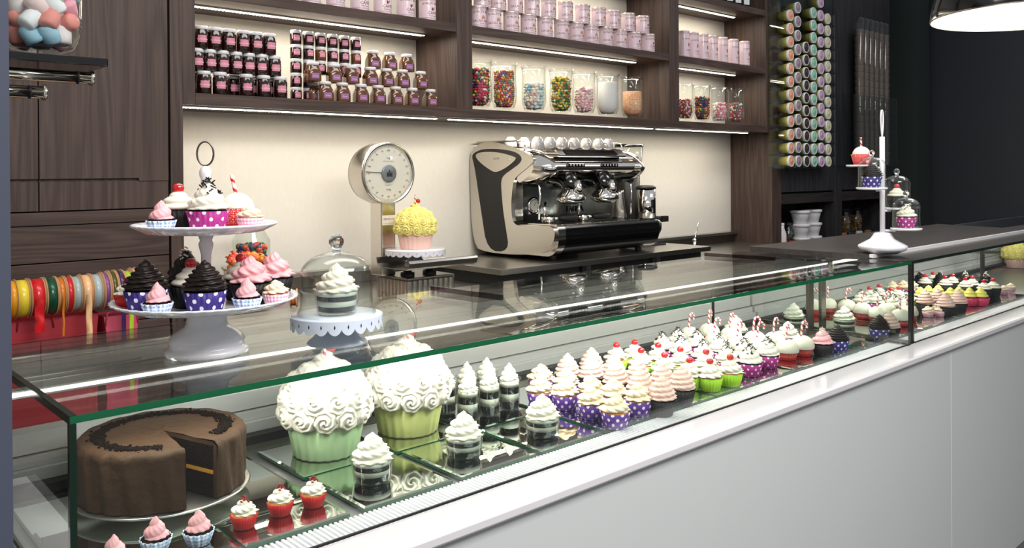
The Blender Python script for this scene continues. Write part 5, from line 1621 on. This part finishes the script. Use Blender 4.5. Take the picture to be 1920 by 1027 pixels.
inlay = pf_([(890, 310), (884, 291), (895, 283), (908, 279), (940, 279), (969, 285), (979, 296), (975, 306), (960, 317), (942, 330), (939, 342), (940, 360), (943, 395), (947.6, 424), (955, 472), (914, 470), (903, 400)])
emb = pf_([(891, 290), (905, 284.4), (935.4, 285), (963.5, 292.6), (971, 297), (951.8, 313.6), (933, 323), (922.6, 320.6), (899, 303)])
ps = smoothpoly(panel, 2); ins_ = smoothpoly(inlay, 2); es = smoothpoly(emb, 2)
zmin = min(p[1] for p in ps)
lift = max(0, PZ+.012-zmin)
up = lambda P: [(y, z+lift*(1 if z < 1.06 else 0)) for y, z in P]
ps = up(ps); ins_ = up(ins_)
for x, d in ((XL, 1), (XR, -1)):
    MB().prism(ps, x, x+d*.022).build('side_panel', 'satin', em, bevel=.004, seg=3)
    MB().prism(ins_, x-d*.0015, x+d*.001).build('side_inlay', 'blackm', em)
    MB().prism(es, x-d*.005, x-d*.0016).build('side_emblem', 'satin', em, bevel=.001)
    b = MB()
    for yy, zz in ((on(904, 294, X=XL).y, on(904, 294, X=XL).z), (on(957, 299, X=XL).y, on(957, 299, X=XL).z)):
        b.sphere((x-d*.0055, yy, zz), .004, 10, 6, sc=(.5, 1, 1))
    b.build('emblem_screw', 'chrome', em) if d > 0 else None
q = on(932, 297, X=XL)
b = MB(); tv, tf = textmesh('FAEMA', .016, None, .0006)
b.T = Matrix.Translation((XL-.0055, q.y, q.z-.006)) @ Matrix.Rotation(-pi/2, 4, 'Z') @ Matrix.Rotation(radians(-3), 4, 'Y'); b.add(tv, tf, 0); b.build('emblem_lettering', 'alud', em)
yn, zn = pf_([(1001, 298)])[0]           # nose of the side panel
yb = pf_([(881, 289)])[0][0]
# chrome shoulders swelling forward from each side panel
B_ = smoothpoly([(yb-.02, 1.572), (yb-.16, 1.585), (yn+.10, 1.568), (yn+.02, 1.540), (yn-.045, 1.500), (yn-.078, 1.468), (yn-.066, 1.437), (yn-.015, 1.408), (yn+.08, 1.375), (yn+.12, 1.41), (yn+.06, 1.46), (yb-.02, 1.50)], 2)
def shrink(P, k):
    out = []
    for y, z in P:
        f_ = min(1, max(0, (yn+.16-y)/.24)); out.append((y+k*.085*f_, z-(z-1.475)*.30*k*f_))
    return out
for x, d in ((XL+.004, 1), (XR-.004, -1)):
    b = MB(); n = len(B_); rings = [(0, 1.0), (.012, .72), (.028, .35), (.045, .1), (.07, 0), (.085, .02)]
    vs = []
    for dx, k in rings: vs += [(x+d*dx, y, z) for y, z in shrink(B_, k)]
    fs = [(i*n+k, i*n+(k+1) % n, (i+1)*n+(k+1) % n, (i+1)*n+k) for i in range(len(rings)-1) for k in range(n)]
    b.add(vs, fs, 0, True); b.add(vs, [tuple(range(n)), tuple((len(rings)-1)*n+k for k in range(n))], 0)
    b.build('shoulder', 'chrome', em)
# main body between the panels
xi0, xi1 = XL+.023, XR-.023
MB().box(xi0+.055, xi1-.055, yn+.10, yb-.005, 1.40, 1.545).build('boiler_cover', 'black', em, bevel=.01)
MB().box(xi0, xi1, yb-.13, yb-.006, PZ+.03, 1.40).build('body', 'steeld', em)
# mirror splash panel
M['splash'] = pm('dark_mirror_steel', 'a3a9a5', .15, 1)
MB().box(xi0, xi1, yb-.17, yb-.131, 1.115, 1.40).build('splash_panel', 'splash', em)
# front head: chrome bull nose bar, display, button pads
hb = [(yn+.10, 1.535), (yn+.02, 1.523), (yn-.035, 1.493), (yn-.052, 1.470), (yn-.045, 1.447), (yn+.0, 1.425), (yn+.10, 1.405)]
M['darkchrome'] = pm('dark_chrome', '6d6a66', .08, 1)
MB().prism(smoothpoly(hb, 2), xi0+.056, xi1-.056, smooth=True).build('front_head', 'chrome', em)
disp = [(yn+.06, 1.570), (yn+.0, 1.556), (yn-.034, 1.530), (yn-.028, 1.518), (yn+.06, 1.518)]
MB().prism(disp, xi0+.12, xi1-.14, smooth=False).build('display_housing', 'chrome', em, bevel=.008, seg=3)
b = MB(); n1 = Vector((0, .010-.018*0, 0))
y0_, z0_, y1_, z1_ = yn-.0345, 1.5285, yn-.0015, 1.5545
b.add([(xi0+.17, y0_-.003, z0_+.003), (xi1-.21, y0_-.003, z0_+.003), (xi1-.21, y1_-.002, z1_+.002), (xi0+.17, y1_-.002, z1_+.002)], [(0, 1, 2, 3)]); b.build('display', 'black', em)
gx = [on(1072, 335, Y=yn-.02).x, on(1135, 330, Y=yn-.02).x]
for g_, x in enumerate(gx):
    b = MB(); b.box(x-.06, x+.06, yn-.058, yn-.040, 1.466, 1.486); b.build('button_pad', 'black', em, bevel=.003)
    b = MB()
    for k in range(5): b.sphere((x-.044+.022*k, yn-.0585, 1.476), .006, 10, 6, sc=(1, .5, 1))
    b.build('button', 'chrome', em)
    # group: black neck arching forward, chrome bell
    b = MB(); b.tube([(x, yn+.14, 1.40), (x, yn+.07, 1.42), (x, yn+.01, 1.41), (x, yn-.01, 1.375), (x, yn-.01, 1.34)], [.05, .062, .058, .050, .042], 16); b.build('group_neck', 'black', em)
    b = MB(); b.lathe([(.016, 1.41), (.024, 1.39), (.028, 1.37), (.046, 1.348), (.068, 1.328), (.074, 1.314), (.074, 1.300), (.060, 1.290), (.050, 1.283), (0, 1.283)], 36, c=(x, yn-.015, 0), cap=False); b.build('group_bell', 'chrome', em)
    b = MB(); b.tube([(x, yn-.055, 1.335), (x, yn-.066, 1.36), (x, yn-.06, 1.40)], [.026, .026, .013], 14); b.build('group_tap', 'chrome', em)
# base with drip tray and black rounded front
zt_ = pf_([(1017, 424)])[0][1]; yfr = pf_([(1041, 436)])[0][0]
base = [(yb-.13, PZ+.03), (yfr+.10, PZ+.022), (yfr+.045, PZ+.03), (yfr+.012, PZ+.065), (yfr, PZ+.105), (yfr+.004, zt_-.004), (yfr+.02, zt_), (yb-.13, zt_)]
MB().prism(smoothpoly(base, 2), xi0+.05, xi1, smooth=True).build('front_apron', 'black', em)
MB().prism(smoothpoly([(y-.002 if y < yfr+.1 else y, z) for y, z in base], 2), xi0, xi0+.049, smooth=True).build('apron_end', 'chrome', em)
MB().box(xi0+.05, xi1, yfr-.0015, yfr+.004, zt_-.014, zt_-.009).build('apron_trim', 'chrome', em)
b = MB(); x = xi0+.03
while x < xi1-.02: b.box(x, x+.006, yfr+.03, yb-.175, zt_+.001, zt_+.006); x += .013
b.build('drip_grid', 'chrome', em)
MB().box(xi0+.005, xi1-.005, yfr+.018, yfr+.028, zt_+.001, zt_+.009).build('tray_rim', 'chrome', em)
# recessed left wall with the gauge
MB().box(xi0, xi0+.13, yb-.25, yb-.171, zt_+.008, 1.40).build('gauge_wall', 'satin', em, bevel=.004)
gq = on(1000, 385, Y=yb-.253)
b = MB(); b.T = Matrix.Translation((gq.x, yb-.2525, gq.z)) @ Matrix.Rotation(pi/2, 4, 'X')
b.lathe([(.044, 0), (.044, .006), (.036, .012), (.028, .008)], 32, cap=False); b.build('gauge_ring', 'chrome', em)
b = MB(); b.T = Matrix.Translation((gq.x, yb-.2525, gq.z)) @ Matrix.Rotation(pi/2, 4, 'X')
b.lathe([(.028, .007), (0, .0072)], 32, cap=False); b.T = Matrix.Translation((gq.x, yb-.2605, gq.z)) @ Matrix.Rotation(radians(35), 4, 'Y'); b.box(-.001, .001, -.0005, .0005, -.005, .020, 1); b.build('gauge_dial', ['enamel', 'inkk'], em)
# brand letters on the splash
q = on(1078, 392, Y=yb-.172)
b = MB(); tv, tf = textmesh('FAEMA', .045, None, .004); b.T = Matrix.Translation((q.x, yb-.1725, q.z-.012)); b.add(tv, tf, 0); b.build('splash_lettering', 'black', em)
# portafilters lying on the grid
for px in (1028, 1092):
    q = on(px, 408, Y=yn+.06); zc_ = zt_+.0065
    b = MB(); b.lathe([(.026, 0), (.035, .004), (.036, .028), (.031, .030), (.030, .008), (0, .006)], 28, c=(q.x, q.y, zc_), cap=False); b.build('filter_basket', 'chrome', em)
    b = MB(); b.tube([(q.x+.03, q.y-.012, zc_+.018), (q.x+.055, q.y-.02, zc_+.02)], .008, 12); b.build('filter_neck', 'chrome', em)
    b = MB(); b.tube([(q.x+.055, q.y-.02, zc_+.02), (q.x+.075, q.y-.027, zc_+.020), (q.x+.13, q.y-.045, zc_+.019), (q.x+.155, q.y-.053, zc_+.019)], [.010, .0165, .0175, .010], 14); b.build('filter_handle', 'blackm', em)
    b = MB(); b.tube([(q.x, q.y+.02, zc_+.03), (q.x+.004, q.y+.03, zc_+.07), (q.x+.02, q.y+.04, zc_+.10)], [.010, .008, .006], 10); b.build('spout', 'chrome', em)
# steam wands
for px, x_ in ((1180, xi1-.035), (965, xi0+.04)):
    b = MB(); y_ = yn+.03
    b.tube([(x_, y_+.03, 1.40), (x_, y_, 1.385), (x_-.004, y_-.012, 1.33), (x_-.022, y_-.02, 1.21)], .005, 8); b.build('steam_wand', 'chrome', em)
    MB().sphere((x_, y_, 1.395), .020, 14, 10, sc=(1.2, 1, .8)).build('steam_knob', 'blackm', em)
# feet, back tray, top rail
for x in (xi0+.06, xi1-.06):
    for y in (yfr+.10, yb-.06): MB().cyl((x, y, PZ), (x, y, PZ+.034), .018, 16).build('foot', 'blackm', em)
MB().box(xi0+.0, xi1, yn+.12, yb-.004, 1.546, 1.556).build('cup_tray', 'steel', em)
b = MB(); rz_ = 1.600
b.tube([(xi0+.01, yn+.10, 1.56), (xi0+.01, yn+.10, rz_-.01), (xi0+.01, yn+.12, rz_), (xi0+.01, yb-.02, rz_+.004), (xi0+.06, yb-.01, rz_+.004), (xi1-.06, yb-.01, rz_+.004), (xi1-.01, yb-.02, rz_+.004), (xi1-.01, yn+.12, rz_), (xi1-.01, yn+.10, 1.56)], .004, 8)
b.build('cup_rail', 'chrome', em)
MB().prism(smoothpoly([(yb+.004, 1.535), (yb+.004, 1.590), (yb-.12, 1.612), (yb-.22, 1.598), (yb-.235, 1.588), (yb-.1, 1.598), (yb-.006, 1.58), (yb-.006, 1.535)], 1), xi0+.02, xi1-.02).build('rear_guard', 'satin', em)
# cups upside down and upright on the tray
M['cupw'] = pm('cup_porcelain', 'a09c9a', .2, coat=.4)
cup = thing('espresso_cup', 'x', 'cup')
MB().lathe([(.024, 0), (.0305, .001), (.0315, .004), (.029, .030), (.022, .052), (.016, .056), (.015, .060), (0, .059)], 28, cap=False).build('bowl', 'cupw', cup)
b = MB(); b.tube([(.027, 0, .040), (.040, 0, .038), (.043, 0, .026), (.038, 0, .016), (.030, 0, .014)], .0032, 8); b.build('handle', 'cupw', cup)
cp = Proto(cup)
yy_ = [yn+.20, yn+.28]
for j, (row, Yr) in enumerate(((( 957, 982, 1006, 1029, 1053), yn+.265), ((1008, 1031, 1053, 1076, 1099, 1122, 1140), yn+.175))):
    for k, px in enumerate(row):
        q = on(px, 255, Y=Yr)
        cp.put((q.x, Yr, 1.5565+(.0 if j else .0)), .4+k, 'upturned white cup on the coffee machine, %s from left in the %s row' % (ORD[k+1], ('back', 'front')[j]), 'white cups on the coffee machine', 1.15)

# milk jug, grinder, tamper stand behind the machine on its right
q = on(1181, 408, Y=yn+.10)
jg = thing('milk_jug', 'steel milk jug standing on the drip tray at the right of the coffee machine', 'jug', (min(q.x, xi1-.05), q.y, zt_+.0065))
MB().lathe([(0, 0), (.042, 0), (.043, .003), (.026, .13), (.026, .15), (.025, .15), (.025, .13), (.041, .004), (0, .003)], 28, cap=False).build('jug_body', 'satin', jg)
gq = on(1207, 380, Y=3.12)
gr = thing('coffee_grinder', 'coffee grinder with round steel doser and clear hopper right of the coffee machine', 'grinder', (gq.x+.02, 3.12, 1.0125))
zb = 1.45-(412-311)*.0031-1.0125
MB().cyl((0, 0, 0), (0, 0, zb), .05, 24).build('stand', 'blackm', gr)
MB().cyl((0, 0, zb+.0005), (0, 0, zb+.205), .058, 36).build('drum', 'chrome', gr)
MB().lathe([(.060, 0), (.060, .008), (.04, .018), (0, .02)], 36, c=(0, 0, zb+.2055), cap=False).build('lid', 'blackm', gr)
b = MB(); n = 8; vs = []
for z in (zb+.06, zb+.14):
    for k in range(n+1):
        a = -.35+1.0*k/n*.7-1.0; vs.append((.0585*sin(a+1.0), -.0585*cos(a+1.0), z))
b.add(vs, [(k, k+1, n+2+k, n+1+k) for k in range(n)]); b.build('window', 'black', gr)
b = MB(); vs = []
for z in (zb+.150, zb+.188):
    for k in range(n+1): a = .15+.7*k/n; vs.append((.0586*sin(a), -.0586*cos(a), z))
b.add(vs, [(k, k+1, n+2+k, n+1+k) for k in range(n)], 0)
tv, tf = textmesh('zero&son', .013, None, .0003, bend=.0588, origin=(.029, zb+.164)); b.add(tv, tf, 1)
b.build('paper_label', ['lid', 'inkr'], gr)
b = MB(); b.tube([(.05, -.02, zb+.03), (.09, -.04, zb+.028)], .012, 10); b.box(.085, .14, -.06, -.03, zb+.005, zb+.04); b.build('dosing_lever', 'blackm', gr, bevel=.003)
hq = on(1184, 275, Y=3.2)
hx, hy = hq.x-(gq.x+.02), 3.22-3.12; hz = hq.z-1.0125
MB().cyl((hx, hy, 0), (hx, hy, hz-.17), .065, 24).build('grinder_body', 'blackm', gr)
MB().lathe([(.05, hz-.169), (.075, hz-.12), (.085, hz-.0), (.083, hz), (.073, hz-.12), (.048, hz-.168)], 32, c=(hx, hy, 0), cap=False).build('bean_hopper', 'jglass', gr)
MB().lathe([(.088, hz+.0005), (.088, hz+.010), (.08, hz+.014), (0, hz+.014)], 32, c=(hx, hy, 0), cap=False).build('hopper_lid', 'black', gr)
# small things on the right of the platform and worktop
q = on(1225, 459, Z=1.0126)
st = thing('wire_trivet', 'black wire trivet lying on the steel platform right of the coffee machine', 'trivet', (q.x, q.y, 1.0170))
b = MB(); b.tube([(-.09, -.03, 0), (.07, -.035, 0), (.085, -.02, 0), (.085, .02, 0), (.07, .035, 0), (-.09, .03, 0)], .0045, 8, close=True); b.build('wire', 'blackm', st)
q = on(1326, 453, Y=3.0)
fc = thing('tap_lever', 'thin chrome lever tap standing behind the platform at its right end', 'tap', (4.19, 3.0, .9305))
b = MB(); b.tube([(0, 0, 0), (0, 0, .085)], .009, 12); b.build('stem', 'chrome', fc)
MB().sphere((0, 0, .092), .013, 14, 10).build('ball', 'chrome', fc)
b = MB(); b.tube([(0, 0, .10), (.03, .01, .13), (.05, .015, .17), (.065, .018, .195)], [.004, .0045, .004, .003], 8); b.build('lever', 'chrome', fc)
